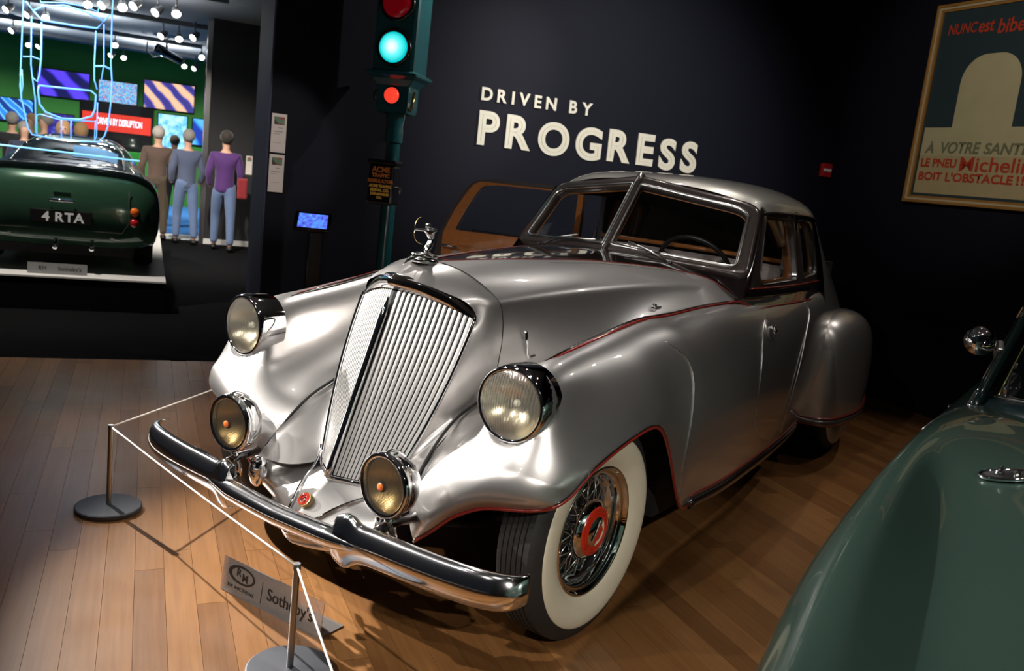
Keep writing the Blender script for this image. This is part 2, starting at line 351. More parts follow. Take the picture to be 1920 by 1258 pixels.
# ================================================================== SILVER CAR (world frame = car frame: x to its left, y to its rear)
CAR = thing('vintage_sedan', 'silver streamlined vintage sedan with tall ribbed grille and whitewall tires', 'car')
def pair(name, G, m, flip=False, parent=CAR, **kw):
    a = MB().grid(G).build(name, m, parent, **kw); b = MB().grid(mirx(G)).build(name, m, parent, **kw); return a, b
def pairtube(name, path, r, m, parent=CAR, **kw):
    path = np.asarray(path, float)
    return MB().tube(path, r, **kw).build(name, m, parent), MB().tube(mirx(path), r, **kw).build(name, m, parent)

FEND = [
 [(.42,-.515,.375),(.455,-.515,.405),(.50,-.51,.445),(.55,-.50,.495),(.60,-.49,.53),(.65,-.483,.558),(.70,-.472,.573),(.75,-.458,.582),(.80,-.437,.589),(.84,-.41,.597),(.865,-.39,.605)],
 [(.40,-.515,.41),(.45,-.528,.44),(.50,-.532,.485),(.555,-.532,.535),(.61,-.528,.573),(.66,-.522,.598),(.71,-.510,.612),(.76,-.493,.618),(.81,-.467,.62),(.855,-.432,.622),(.885,-.395,.622)],
 [(.375,-.50,.475),(.44,-.515,.52),(.50,-.522,.565),(.56,-.525,.61),(.62,-.524,.643),(.67,-.520,.662),(.72,-.510,.672),(.77,-.492,.672),(.82,-.465,.665),(.868,-.42,.655),(.903,-.35,.645)],
 [(.362,-.47,.53),(.435,-.48,.585),(.50,-.485,.632),(.56,-.488,.672),(.62,-.488,.702),(.675,-.486,.716),(.73,-.478,.722),(.785,-.462,.718),(.835,-.437,.705),(.88,-.395,.69),(.913,-.32,.675)],
 [(.350,-.42,.595),(.425,-.425,.645),(.49,-.43,.69),(.555,-.433,.72),(.625,-.434,.742),(.69,-.432,.748),(.755,-.425,.745),(.815,-.41,.733),(.865,-.38,.722),(.905,-.335,.71),(.921,-.285,.702)],
 [(.338,-.365,.64),(.41,-.365,.675),(.485,-.365,.72),(.545,-.365,.785),(.560,-.36,.885),(.60,-.36,.975),(.685,-.36,1.016),(.768,-.355,.985),(.812,-.352,.895),(.862,-.325,.80),(.926,-.25,.732)],
 [(.333,-.28,.69),(.41,-.28,.712),(.485,-.28,.75),(.545,-.28,.82),(.566,-.28,.905),(.61,-.28,.985),(.69,-.28,1.012),(.775,-.275,.980),(.832,-.262,.895),(.888,-.23,.815),(.935,-.16,.757)],
 [(.325,-.2,.735),(.40,-.2,.745),(.48,-.2,.78),(.545,-.2,.85),(.575,-.2,.94),(.62,-.2,1.003),(.69,-.2,1.022),(.77,-.195,.985),(.85,-.17,.90),(.915,-.12,.825),(.937,-.08,.79)],
 [(.315,0,.82),(.39,0,.82),(.47,0,.85),(.535,0,.91),(.575,0,.985),(.63,0,1.040),(.70,0,1.050),(.78,.01,1.01),(.86,.03,.935),(.917,.06,.855),(.936,.085,.803)],
 [(.33,.25,.90),(.41,.25,.915),(.48,.25,.945),(.54,.25,.995),(.585,.25,1.055),(.64,.25,1.09),(.71,.25,1.088),(.79,.25,1.045),(.87,.25,.96),(.92,.25,.84),(.93,.25,.725)],
 [(.34,.47,1.0),(.43,.47,1.01),(.51,.47,1.03),(.57,.47,1.06),(.61,.47,1.10),(.66,.47,1.122),(.73,.47,1.115),(.82,.47,1.06),(.90,.47,.93),(.935,.47,.68),(.92,.47,.43)],
 [(.36,.60,1.04),(.45,.60,1.05),(.53,.60,1.07),(.585,.60,1.09),(.625,.60,1.11),(.67,.60,1.125),(.74,.60,1.115),(.83,.60,1.06),(.91,.60,.92),(.935,.60,.65),(.90,.60,.38)],
 [(.45,.9,1.10),(.52,.9,1.11),(.58,.9,1.12),(.62,.9,1.13),(.655,.9,1.14),(.69,.9,1.145),(.76,.9,1.135),(.84,.9,1.07),(.915,.9,.91),(.93,.9,.64),(.89,.9,.37)],
 [(.5,1.3,1.12),(.55,1.3,1.125),(.60,1.3,1.135),(.64,1.3,1.145),(.67,1.3,1.15),(.70,1.3,1.153),(.77,1.3,1.14),(.845,1.3,1.075),(.905,1.3,.91),(.91,1.3,.64),(.86,1.3,.36)],
 [(.55,1.8,1.12),(.58,1.8,1.125),(.61,1.8,1.135),(.64,1.8,1.145),(.67,1.8,1.152),(.705,1.8,1.155),(.76,1.8,1.145),(.825,1.8,1.075),(.865,1.8,.91),(.865,1.8,.64),(.81,1.8,.35)],
 [(.55,2.3,1.12),(.58,2.3,1.125),(.61,2.3,1.135),(.63,2.3,1.145),(.66,2.3,1.152),(.69,2.3,1.155),(.735,2.3,1.14),(.78,2.3,1.07),(.805,2.3,.90),(.80,2.3,.64),(.745,2.3,.34)],
 [(.50,2.8,1.10),(.53,2.8,1.11),(.56,2.8,1.12),(.58,2.8,1.13),(.61,2.8,1.14),(.64,2.8,1.14),(.68,2.8,1.12),(.715,2.8,1.05),(.73,2.8,.88),(.72,2.8,.62),(.66,2.8,.33)],
 [(.32,3.6,1.02),(.35,3.6,1.03),(.37,3.6,1.035),(.39,3.6,1.04),(.41,3.6,1.04),(.44,3.6,1.03),(.50,3.6,1.00),(.60,3.6,.94),(.61,3.6,.80),(.60,3.6,.58),(.55,3.6,.33)],
 [(.18,4.4,.86),(.20,4.4,.865),(.22,4.4,.87),(.24,4.4,.87),(.26,4.4,.868),(.28,4.4,.86),(.32,4.4,.83),(.36,4.4,.77),(.40,4.4,.67),(.45,4.4,.52),(.41,4.4,.36)],
 [(.10,5.1,.60),(.11,5.1,.60),(.12,5.1,.60),(.13,5.1,.60),(.14,5.1,.598),(.15,5.1,.59),(.165,5.1,.575),(.175,5.1,.55),(.18,5.1,.51),(.175,5.1,.46),(.16,5.1,.42)],
]
GFa, GFb = loft(FEND[:5], 26, 64), loft(FEND[5:], 144, 64)
GF = np.concatenate([GFa] + [(GFa[-1] * (1 - t) + GFb[0] * t)[None] for t in np.linspace(0, 1, 12)[1:-1]] + [GFb], axis=0)
for _ in range(60):      # soften the blend between nose and lamp pod
    blk = GF[17:52].copy(); GF[18:51, 2:] = (.25 * blk[:-2] + .5 * blk[1:-1] + .25 * blk[2:])[:, 2:]
dxz = np.stack([GF[..., 0] - .681, GF[..., 2] - .901], -1); rr_ = np.linalg.norm(dxz, axis=-1)      # round socket for the lamp
ins = (rr_ < .127) & (GF[..., 1] < -.33); fac = np.where(ins, .127 / np.maximum(rr_, 1e-4), 1.0)
GF[..., 0] = .681 + dxz[..., 0] * fac; GF[..., 2] = .901 + dxz[..., 1] * fac
ie = int(np.argmin(np.abs(GF[:, 40, 1] - 2.62)))
def lamp_hole(mb):
    vv = np.array(mb.v); cc = np.array([vv[list(f)].mean(axis=0) for f in mb.f])
    mb.f = [f for f, c in zip(mb.f, cc) if not (c[1] < -.31 and math.hypot(abs(c[0]) - .681, c[2] - .901) < .119)]; return mb
lamp_hole(MB().grid(GF)).build('front_fender', SILVER, CAR)
mbf = lamp_hole(MB().grid(mirx(GF))); vv = np.array(mbf.v); cc = np.array([vv[list(f)].mean(axis=0) for f in mbf.f])
mbf.f = [f for f, c in zip(mbf.f, cc) if not (1.28 < c[1] < 2.18 and .42 < c[2] and c[0] < -.70)]
mbf.build('front_fender', SILVER, CAR)
NF = gnormals(GF); NF = NF * np.sign(np.mean(NF[:, 50, 0]))
kz = int(np.argmin(np.abs(GF[:, -1, 1] - .62)))
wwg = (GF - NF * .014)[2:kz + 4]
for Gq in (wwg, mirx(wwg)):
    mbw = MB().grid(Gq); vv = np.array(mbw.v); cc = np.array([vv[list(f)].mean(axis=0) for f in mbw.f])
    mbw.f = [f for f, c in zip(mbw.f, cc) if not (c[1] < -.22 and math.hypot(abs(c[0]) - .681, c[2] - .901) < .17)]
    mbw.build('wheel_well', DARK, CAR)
lipc = np.vstack([GF[0, :-3:5], GF[3:kz + 1:7, -1], GF[kz:kz + 1, -1]]); lips = spl(lipc, 120)
pairtube('fender_lip', lips + np.array([.002, -.002, -.001]), .0062, REDP, seg=8)
pairtube('fender_lip_edge', lips + np.array([.003, -.003, .0075]), .0035, BLACKP, seg=6)
ks = int(np.argmin(np.abs(GF[:, -1, 1] - 2.6)))
pairtube('sill_trim', GF[kz:ks, -1] + np.array([.006, 0, .0]), .016, BLACKP, seg=8, flat=1.4)
pairtube('sill_pinstripe', GF[kz:ks, -2] + NF[kz:ks, -2] * .003 + np.array([0, 0, .012]), .004, REDP, seg=6)
# ridge moulding with pinstripe
def on_fender(x, y):
    i = int(np.argmin(np.abs(GF[:, 32, 1] - y)));  j = int(np.argmin(np.abs(GF[i, :44, 0] - x))); return GF[i, j]
rid = []
for y in np.linspace(-.30, 1.46, 40):
    i = int(np.argmin(np.abs(GF[:, 36, 1] - y))); x = np.interp(y, [-.3, .1, .45, .9, 1.4], [.655, .655, .668, .69, .705])
    row = GF[i, 20:44]; z = np.interp(x, row[:, 0], row[:, 2]); rid.append((x, y, z + .003))
rid = np.array(rid)
pairtube('fender_moulding', spl(rid[::4], 60), np.r_[np.linspace(.003, .011, 20), np.full(40, .011)], BLACKP, seg=8, flat=.7)
pairtube('fender_pinstripe', spl(rid[::4] + np.array([.011, 0, -.001]), 60), np.r_[np.linspace(.003, .006, 12), np.full(48, .006)], REDP, seg=6)

# ---- hood
HO = [
 [(0,-.10,1.262),(.11,-.08,1.255),(.225,-.06,1.215),(.29,-.052,1.178),(.325,-.05,1.152),(.338,-.045,1.12),(.348,-.04,1.04),(.345,-.05,.88)],
 [(0,.3,1.285),(.13,.3,1.276),(.27,.3,1.243),(.345,.3,1.213),(.385,.3,1.188),(.405,.3,1.155),(.44,.3,1.07),(.50,.3,.96)],
 [(0,.7,1.30),(.16,.7,1.292),(.32,.7,1.264),(.41,.7,1.236),(.455,.7,1.212),(.48,.7,1.18),(.54,.7,1.115),(.63,.7,1.06)],
 [(0,1.1,1.312),(.2,1.1,1.302),(.38,1.1,1.272),(.47,1.1,1.245),(.52,1.1,1.222),(.555,1.1,1.19),(.625,1.1,1.145),(.70,1.1,1.11)],
 [(0,1.5,1.32),(.22,1.5,1.31),(.43,1.5,1.28),(.53,1.5,1.25),(.58,1.5,1.225),(.62,1.5,1.195),(.675,1.5,1.155),(.74,1.5,1.11)],
]
GH = loft(HO, 60, 90)
top = []; side = []
for i in range(60):
    row = GH[i]; y = row[20, 1]; xb = float(np.interp(y, [-.08, .276, .746, 1.147, 1.28, 1.36, 1.42, 1.45, 1.5], [.010, .095, .215, .395, .475, .545, .63, .69, .735]))
    a = np.linspace(0, xb, 16); b = np.interp(np.linspace(0, 1, 40), [0, 1], [0, 1])
    k = float(np.interp(xb, row[:, 0], np.arange(90)))
    def at(t): return np.array([np.interp(t, np.arange(90), row[:, c]) for c in range(3)]).T
    top.append(at(np.linspace(0, k, 16))); side.append(at(np.linspace(k, 89, 48)))
top = np.array(top); side = np.array(side)
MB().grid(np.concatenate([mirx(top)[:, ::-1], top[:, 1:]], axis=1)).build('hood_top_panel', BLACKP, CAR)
pair('hood_side_panel', side, SILVER)
pairtube('hood_pinstripe', side[2:-3, 0] + np.array([0, 0, .001]), .0022, REDP, seg=6)
pairtube('hood_seam', np.vstack([GH[0, 8:]]) + np.array([.001, 0, .0008]), .0018, DARK, seg=5)
pairtube('hood_chrome_line', side[20:50, 3] + np.array([0, 0, .001]), .0012, SILVER, seg=5)

# ---- radiator shell
SH = [
 [(0,-.292,1.207),(0,-.22,1.24),(0,-.10,1.262)],
 [(.10,-.248,1.197),(.105,-.17,1.232),(.11,-.08,1.255)],
 [(.20,-.188,1.167),(.215,-.12,1.198),(.225,-.06,1.215)],
 [(.265,-.15,1.138),(.28,-.105,1.165),(.295,-.052,1.176)],
 [(.292,-.132,1.112),(.308,-.10,1.135),(.33,-.048,1.145)],
 [(.299,-.15,1.05),(.325,-.105,1.05),(.348,-.04,1.04)],
 [(.298,-.188,.92),(.326,-.13,.91),(.345,-.05,.88)],
 [(.283,-.24,.78),(.30,-.185,.78),(.316,-.05,.80)],
 [(.255,-.30,.64),(.29,-.27,.67),(.342,-.35,.655)],
 [(.205,-.37,.50),(.275,-.42,.54),(.362,-.50,.52)],
 [(.17,-.41,.455),(.25,-.50,.45),(.372,-.55,.46)],
]
def gpt(u, w):   # grille face: u 0 centre..1 side, w 0 top..1 bottom
    zt = lin([0, .35, .7, 1], [1.165, 1.153, 1.128, 1.095], u); xt = .286 * u
    yt = -.272 + .137 * u
    zb = .49 - .025 * u; xb = .178 * u; yb = -.523 + .125 * u
    bow = .018 * math.sin(PI * w) * u
    return np.array([xt + (xb - xt) * w ** 1.25 + bow, yt + (yb - yt) * w, zt + (zb - zt) * w])
for k_, w_ in ((4, .0), (5, .08), (6, .29), (7, .51), (8, .735), (9, .93), (10, 1.0)): SH[k_][0] = tuple(gpt(1.0, w_) + np.array([.004, .004, .0]))
GS = loft(SH, 70, 16)
MB().grid(np.concatenate([mirx(GS)[::-1][:-1], GS], axis=0)).build('radiator_shell', SILVER, CAR)
pairtube('fender_seam', spl([(.335,-.10,.785),(.322,-.2,.742),(.338,-.33,.675),(.355,-.44,.575),(.372,-.51,.485)], 30) + np.array([0, -.004, .004]), .0055, DARK, seg=6)
# ---- apron under the grille
AP = [
 [(0,-.515,.485),(0,-.575,.445),(0,-.64,.39),(0,-.70,.335),(0,-.70,.29),(0,-.64,.245)],
 [(.08,-.475,.468),(.07,-.55,.43),(.06,-.625,.375),(.06,-.675,.325),(.065,-.67,.285),(.07,-.61,.245)],
 [(.16,-.42,.455),(.165,-.50,.425),(.16,-.575,.375),(.155,-.61,.33),(.155,-.60,.285),(.155,-.55,.25)],
 [(.21,-.40,.45),(.25,-.48,.42),(.26,-.54,.38),(.26,-.555,.34),(.255,-.54,.30),(.25,-.50,.27)],
 [(.372,-.55,.46),(.375,-.56,.43),(.375,-.555,.40),(.37,-.54,.365),(.36,-.52,.33),(.35,-.49,.30)],
]
GA = loft(AP, 26, 20)
MB().grid(np.concatenate([mirx(GA)[::-1][:-1], GA], axis=0)).build('nose_apron', SILVER, CAR)
pairtube('apron_moulding', spl([(.205,-.385,.52),(.185,-.42,.465),(.13,-.535,.425),(.075,-.63,.375),(.035,-.69,.335),(.0,-.708,.325)], 24), .006, CHROME, seg=7)
pairtube('apron_moulding', spl([(0,-.708,.318),(.06,-.682,.318),(.155,-.616,.318),(.255,-.56,.325)], 20), .006, CHROME, seg=7)

# ---- grille : V of slim vertical vanes
NV = 15
for sg in (1, -1):
    for k in range(NV):
        u0 = .055 + .945 * k / NV; u1 = .055 + .945 * (k + 1) / NV - .022
        G = []
        for w in np.linspace(0, 1, 9):
            a, b = gpt(u0, w), gpt(u1, w); n = np.array([.0, -.93, -.36]); wd_ = np.linalg.norm(b - a)
            G.append([a + n * -.012, a + n * .0, a + (b - a) * .25 + n * wd_ * .13, a + (b - a) * .5 + n * wd_ * .07, a + (b - a) * .75 + n * wd_ * .14, b + n * .0, b + n * -.012])
        G = np.array(G)
        MB().grid(G if sg > 0 else mirx(G)).build('grille_vane', NICKEL, CAR, sharp=50)
back = np.array([[gpt(u, w) + np.array([0, .0022, .0008]) for u in np.linspace(0, 1.0, 5)] for w in np.linspace(0, 1, 7)])  # dark sheet just behind the vanes, standing for the shade in their gaps
MB().grid(np.concatenate([mirx(back)[:, ::-1], back[:, 1:]], axis=1)).build('grille_gap_shade', DARK, CAR)
MB().tube([gpt(0, w) + np.array([0, -.010, -.003]) for w in np.linspace(-.01, 1.01, 16)], .0135, seg=10, flat=1.0).build('grille_bar', CHROME, CAR)
fr = [gpt(1.0, w) + np.array([.004, -.004, 0]) for w in np.linspace(0, .97, 14)] + [(.15, -.425, .462), (.10, -.462, .468), (.0, -.532, .480)]
pairtube('grille_frame', spl(fr, 50), .008, CHROME, seg=8)
cap = []
for x in np.linspace(0, 1, 16):
    zt = lin([0, .35, .7, 1], [1.165, 1.153, 1.128, 1.095], x); X = .288 * x; yt = -.272 + .137 * x; hh = .062 * (1 - x ** 2.2) + .006
    cap.append([(X, yt - .012, zt - .004), (X, yt - .030 * (1 - x) - .008, zt + hh * .35), (X, yt - .024 * (1 - x), zt + hh * .75), (X, yt + .004, zt + hh * .80), (X, yt + .025, zt + hh * .60)])
cap = loft(cap, 30, 10)
MB().grid(np.concatenate([mirx(cap)[::-1][:-1], cap], axis=0)).build('grille_cap', CHROME, CAR)

# ---- badge
bd = MB().lathe([(0, .012), (.018, .012), (.0265, .010), (.028, .004), (.028, -.004), (0, -.004)], 28, axis='y', sgn=-1)
bdo = bd.build('nose_badge', GOLD, CAR, sharp=40); bdo.location = (-.0, -.628, .415); bdo.rotation_euler = (-.70, 0, 0)
e_ = MB().lathe([(0, .0135), (.0225, .0125), (.0235, .011)], 28, axis='y', sgn=-1).build('badge_enamel', REDHOT, bdo)
sw = [(.010 * math.cos(t) * (1 - .3 * math.sin(2 * t)), -.0145, .013 * math.sin(t)) for t in np.linspace(0, 2 * PI, 18)]
MB().tube(sw + sw[:1], .0022, seg=6).build('badge_emblem', CHROME, bdo)
MB().tube([(-.006, -.0145, -.012), (0, -.0145, 0), (.006, -.0145, .012)], .002, seg=6).build('badge_emblem', CHROME, bdo)

# ---- headlamps
LENS = thin_glass('headlamp_glass', (.97, .95, .88), .10, .35, .08, .08)
REFL = mat('lamp_reflector', (.88, .82, .66), .24, 1.0, nz=.1, nscale=14)
def ribbed_dome(R, h, rib=.0012, per=.011, nx=133, nz_=25):
    G = []
    for x in np.linspace(-R * .9995, R * .9995, nx):
        hz = math.sqrt(R * R - x * x)
        G.append([(x, -h * (1 - (x * x + (t * hz) ** 2) / (R * R)) - rib * abs(math.sin(PI * x / per)), t * hz) for t in np.linspace(-1, 1, nz_)])
    return np.array(G)
for sg in (1, -1):
    c = Vector((.681 * sg, -.418, .901)); R = .122
    bz = MB().lathe([(R + .004, .12), (R + .008, .07), (R + .008, .03), (R + .007, .010), (R + .004, .001), (R - .002, -.004), (R - .008, -.003), (R - .012, .004)], 56, axis='y').build('headlamp', CHROME, CAR); bz.location = c; bz.rotation_euler = (.0, 0, .06 * sg)
    MB().grid(ribbed_dome(R - .011, .030, rib=.0034, per=.0105)).build('lamp_lens', LENS, bz)
    MB().lathe([(R * q, .006 + .085 * (1 - q * q)) for q in np.linspace(.94, 0, 14)], 40, axis='y').build('lamp_reflector', REFL, bz)
    MB().ball((0, .045, 0), .013).build('lamp_bulb', mat('bulb_glass', (.9, .88, .8), .1, nz=.02), bz)
    MB().box((-.012, -.004, -R - .016), (.012, .02, -R - .004)).build('lamp_clip', CHROME, bz, smooth=False, bevel=.003)
# ---- driving lamps
AMB = mat('amber_reflector', (.70, .55, .30), .32, 1.0, nz=.15, nscale=10)
ORANGE = mat('orange_emblem_glow', (.75, .16, .03), .4, emit=(1, .25, .05), estr=.04, nz=.05)  # faint glow added to the emblem, which is no light source
for sg in (1, -1):
    c = Vector((.401 * sg, -.668, .600)); R = .106
    bowl = MB().lathe([(R - .014, -.002), (R - .006, -.008), (R + .002, -.004), (R + .005, .008), (R + .001, .018), (R - .004, .022), (R - .002, .03), (R - .004, .055), (R * .80, .085), (R * .55, .105), (R * .25, .115), (0, .117)], 48, axis='y').build('driving_lamp', CHROME, CAR); bowl.location = c; bowl.rotation_euler = (0, 0, .16 * sg * -0.3)
    MB().grid(ribbed_dome(R - .010, .010, rib=.0022, per=.008)).build('lamp_lens', thin_glass('driving_lamp_glass', (.90, .84, .72), .07, .35, .04, .03), bowl)
    MB().lathe([(R * q, .004 + .062 * (1 - q * q)) for q in np.linspace(.88, 0, 12)], 40, axis='y').build('lamp_reflector', AMB, bowl)
    MB().lathe([(0, -.016), (.012, -.016), (.013, -.013)], 20, axis='y').build('lamp_emblem', ORANGE, bowl)
    MB().lathe([(.0, -.009), (.017, -.009), (.019, -.004)], 20, axis='y').build('bulb_shield', DARK, bowl)
    MB().tube([(0, .0, R + .004), (0, .02, R + .010), (0, .05, R + .002), (0, .085, R * .82)], .006, seg=8).build('lamp_crest', CHROME, bowl)
    MB().tube([(0, .03, -R - .002), (.004, .035, -R - .03), (.012, .045, -R - .065), (.018, .05, -R - .105)], [.014, .012, .011, .014], seg=10).build('lamp_bracket', CHROME2, bowl)

# ---- bumper
BCHR = mat('worn_chrome', (.84, .84, .85), .13, 1.0, nz=.03, nscale=14)
BP = [(.28,-.735,.402,.080),(.315,-.735,.403,.092),(.338,-.731,.405,.088),(.365,-.727,.406,.070),(.42,-.72,.407,.063),(.55,-.712,.408,.062),(.70,-.700,.410,.062),(.82,-.682,.413,.061),(.89,-.655,.415,.058),(.925,-.620,.418,.053),(.936,-.580,.420,.047)]
secs = []
for (x, y, z, h) in BP:
    nx, ny = (.0, -1.) if x < .8 else (.35 + (x - .82) * 4, -1.); L = math.hypot(nx, ny); nx /= L; ny /= L
    pr_ = [(-.012, 1.0), (.006, .97), (.022, .62), (.032, .12), (.030, -.3), (.018, -.75), (.0, -1.0), (-.016, -1.0)]
    secs.append([(x + nx * a, y + ny * a, z + h * b) for a, b in pr_])
GB = loft(secs, 60, 26)
bumper = MB().tube([(x, -.752 + .012 * (abs(x) / .4) ** 2, .392 + .012 * (abs(x) / .4)) for x in np.linspace(-.43, .43, 44)], [max(.004, .036 * min(1, ((.43 - abs(x)) / .17)) ** .6) for x in np.linspace(-.43, .43, 44)], seg=14, flat=1.05).build('bumper', BCHR, CAR)
for G in (GB, mirx(GB)):
    MB().grid(G).build('bumper_wing', BCHR, bumper, solid=.004)
# spur (pointed notch) at the inner end of each wing
for sg in (1, -1):
    for up in (1, -1):
        out = [(.24, .0), (.275, .028), (.305, .060), (.322, .098), (.338, .066), (.375, .034), (.42, .0)]
        G = [[(x * sg, -.742 - b, .405 + up * (z * .88 + .02)) for x, z in out] for b in (-.012, .012)]
        mbs = MB(); mbs.extr([(x, z) for x, z in out], -.012, .014, lambda u, v, h: (u * sg, -.738 - h, .403 + up * (v * .88 + .0)))
        mbs.build('bumper_spur', BCHR, bumper, sharp=35, bevel=.003)
    MB().ball((.928 * sg, -.632, .432), .011, 8, 10).build('bumper_bolt', CHROME, bumper)
    MB().tube([(.40 * sg, -.70, .44), (.40 * sg, -.62, .46), (.42 * sg, -.5, .46)], .018, seg=8).build('bumper_bracket', BLACKP, bumper)
    br = spl([(.34 * sg, -.68, .395), (.5 * sg, -.655, .40), (.7 * sg, -.64, .405), (.86 * sg, -.63, .41)], 20)
    MB().tube(br, np.r_[np.full(10, .030), np.linspace(.03, .01, 10)], seg=8, flat=1.3).build('bumper_backbar', BLACKP, bumper)
    MB().lathe([(0, -.062), (.012, -.060), (.026, -.045), (.034, -.015), (.035, .015), (.030, .040), (.018, .056), (0, .062)], 24, axis='z', org=(.335 * sg, -.575, .415)).build('bumper_horn', CHROME, bumper)

# ---- ornament
orn = MB().lathe([(0, .018), (.02, .018), (.03, .016), (.05, .010), (.052, .004), (.046, .0), (.056, -.004), (.060, -.012), (.054, -.020)], 36, axis='z', sx=.84, sy=1.0).build('hood_ornament', BCHR, CAR)
orn.scale = (1.1, 1.1, 1.1); orn.location = (0, -.122, 1.276); orn.rotation_euler = (-.10, 0, 0)
MB().tube([(0, -.05, -.002), (0, -.075, -.014), (0, -.10, -.032)], [.012, .007, .002], seg=8).build('ornament_spear', CHROME, orn)
def skin(name, pts, edges, radii, m, parent, sub=2, root=0):
    me = bpy.data.meshes.new(name); me.from_pydata(pts, edges, []); o = bpy.data.objects.new(name, me); COL.objects.link(o)
    o.modifiers.new('skin', 'SKIN'); 
    if not me.skin_vertices:
        bm = bmesh.new(); bm.from_mesh(me); bm.verts.layers.skin.verify(); bm.to_mesh(me); bm.free()
    for i, sv in enumerate(me.skin_vertices[0].data):
        r = radii[i]; sv.radius = (r, r) if np.isscalar(r) else r; sv.use_root = (i == root)
    sd = o.modifiers.new('sub', 'SUBSURF'); sd.levels = sub; sd.render_levels = sub
    dg = bpy.context.evaluated_depsgraph_get(); ev = bpy.data.meshes.new_from_object(o.evaluated_get(dg)); bpy.data.objects.remove(o)
    ev.name = name; ev.materials.clear(); ev.materials.append(m); ev.shade_smooth()
    o = bpy.data.objects.new(name, ev); COL.objects.link(o)
    if parent is not None: o.parent = parent
    return o
# kneeling archer: pelvis 0, waist 1, chest 2, neck 3, head 4, crown 5, shoulders/arms, legs
AR = [(0,.028,.045),(0,.024,.066),(0,.010,.088),(0,.000,.100),(0,-.006,.110),(0,-.008,.119),(-.010,-.004,.094),(-.010,-.030,.092),(-.008,-.056,.090),(.014,.012,.094),(.016,.026,.100),(.010,.004,.102),
      (.008,.006,.036),(.008,-.004,.020),(.008,.008,.020),(-.009,.010,.030),(-.009,.014,.020),(-.009,.040,.018)]
AE = [(0,1),(1,2),(2,3),(3,4),(4,5),(2,6),(6,7),(7,8),(2,9),(9,10),(10,11),(0,12),(12,13),(13,14),(0,15),(15,16),(16,17)]
AR_R = [.013,.010,.013,.006,.009,.007,.006,.0045,.0035,.006,.005,.0035,.009,.007,.005,.009,.007,.004]
skin('archer_figure', AR, AE, [r * 1.12 for r in AR_R], BCHR, orn)
bow = [(-.006, -.040, .134), (-.006, -.052, .130), (-.006, -.062, .115), (-.006, -.064, .098), (-.006, -.060, .088), (-.006, -.064, .078), (-.006, -.058, .062), (-.006, -.044, .050), (-.006, -.016, .044)]
MB().tube(spl(bow, 30), .0013, seg=6).build('bow', GOLD, orn)
MB().tube([(-.008, -.066, .0905), (.012, .006, .1015)], .0009, seg=5).build('arrow', CHROME, orn)

# ---- wheels
def make_wheel():
    R = .405
    prof = [(.236, -.062), (.262, -.082), (.31, -.094), (.352, -.089), (.384, -.076), (.397, -.066)]
    xs = np.linspace(-.060, .060, 7)
    for k in range(6):
        prof += [(.4045 - .0015 * (k in (0, 5)), xs[k]), (.4045, xs[k + 1] - .0045), (.397, xs[k + 1] - .004), (.397, xs[k + 1] - .001)] if k < 5 else [(.403, xs[k]), (.4025, xs[k + 1])]
    prof += [(.397, .066), (.384, .076), (.352, .0885), (.31, .0925), (.262, .081), (.236, .062)]
    t = MB().lathe(prof, 72, axis='x').build('wheel', RUBBER, CAR, sharp=40)
    MB().lathe([(.2365, .066), (.25, .079), (.275, .089), (.31, .0955), (.335, .0945), (.349, .0915), (.3515, .0895), (.352, .086)], 72, axis='x').build('whitewall', WHITEWALL, t)
    MB().lathe([(.2435, .064), (.2425, .074), (.236, .078), (.230, .074), (.2265, .062), (.219, .058), (.2135, .060), (.208, .052), (.204, .03), (.198, .010), (.188, .004), (.180, -.01), (.186, -.04), (.205, -.06)], 72, axis='x').build('rim', CHROME, t)
    sp = MB()
    for k in range(54):
        a = 2 * PI * k / 54; s_ = 1 if k % 2 else -1; lay = k % 3
        r0, x0 = (.080, .045) if lay == 0 else ((.066, .020) if lay == 1 else (.075, -.035))
        r1, x1 = (.196, .008) if lay == 0 else ((.184, .0) if lay == 1 else (.184, -.005))
        b_ = a + s_ * .42
        sp.tube([(x0, r0 * math.cos(a), r0 * math.sin(a)), (x1, r1 * math.cos(b_), r1 * math.sin(b_))], .0034, seg=6)
    o = sp.build('spokes', CHROME2, t); tag(o, kind='stuff')
    MB().lathe([(.060, -.06), (.075, -.04), (.070, 0), (.085, .02), (.105, .035), (.112, .045), (.110, .055), (.103, .064), (.092, .070), (.090, .072), (.078, .074), (.0, .076)], 48, axis='x').build('hubcap', CHROME, t, sharp=50)
    MB().lathe([(.091, .0715), (.0885, .0755), (.080, .0775), (.0795, .0740), (.0765, .0740), (.076, .0780), (.068, .0795), (.0675, .0755), (.0645, .0755), (.064, .0795), (.0565, .081), (.055, .0775)], 48, axis='x').build('hubcap_rings', REDHOT, t, sharp=30)
    MB().lathe([(.056, .0770), (.052, .081), (.0, .0815)], 40, axis='x').build('hub_center', CHROME, t)
    MB().extr([(-.030, -.030), (.0, -.036), (.034, -.020), (.034, .0), (-.030, -.008)], .081, .0845, lambda u, v, h: (h, u, v)).build('hub_emblem', REDHOT, t, smooth=False)
    MB().extr([(-.042, -.004), (.030, .030), (.036, .020), (-.036, -.014)], .081, .088, lambda u, v, h: (h, u, v)).build('hub_arrow', CHROME, t, smooth=False)
    MB().lathe([(.20, -.03), (.0, -.03)], 40, axis='x').build('brake_drum', DARK, t)
    return t
w0 = make_wheel(); w0.location = (.748, 0, .405); w0.rotation_euler = (.5, 0, 0)
for (x, y) in ((-.748, 0), (.625, 3.53), (-.625, 3.53)):
    w = copytree(w0, CAR); w.location = (x, y, .405); w.rotation_euler = (0, 0, PI if x < 0 else 0)
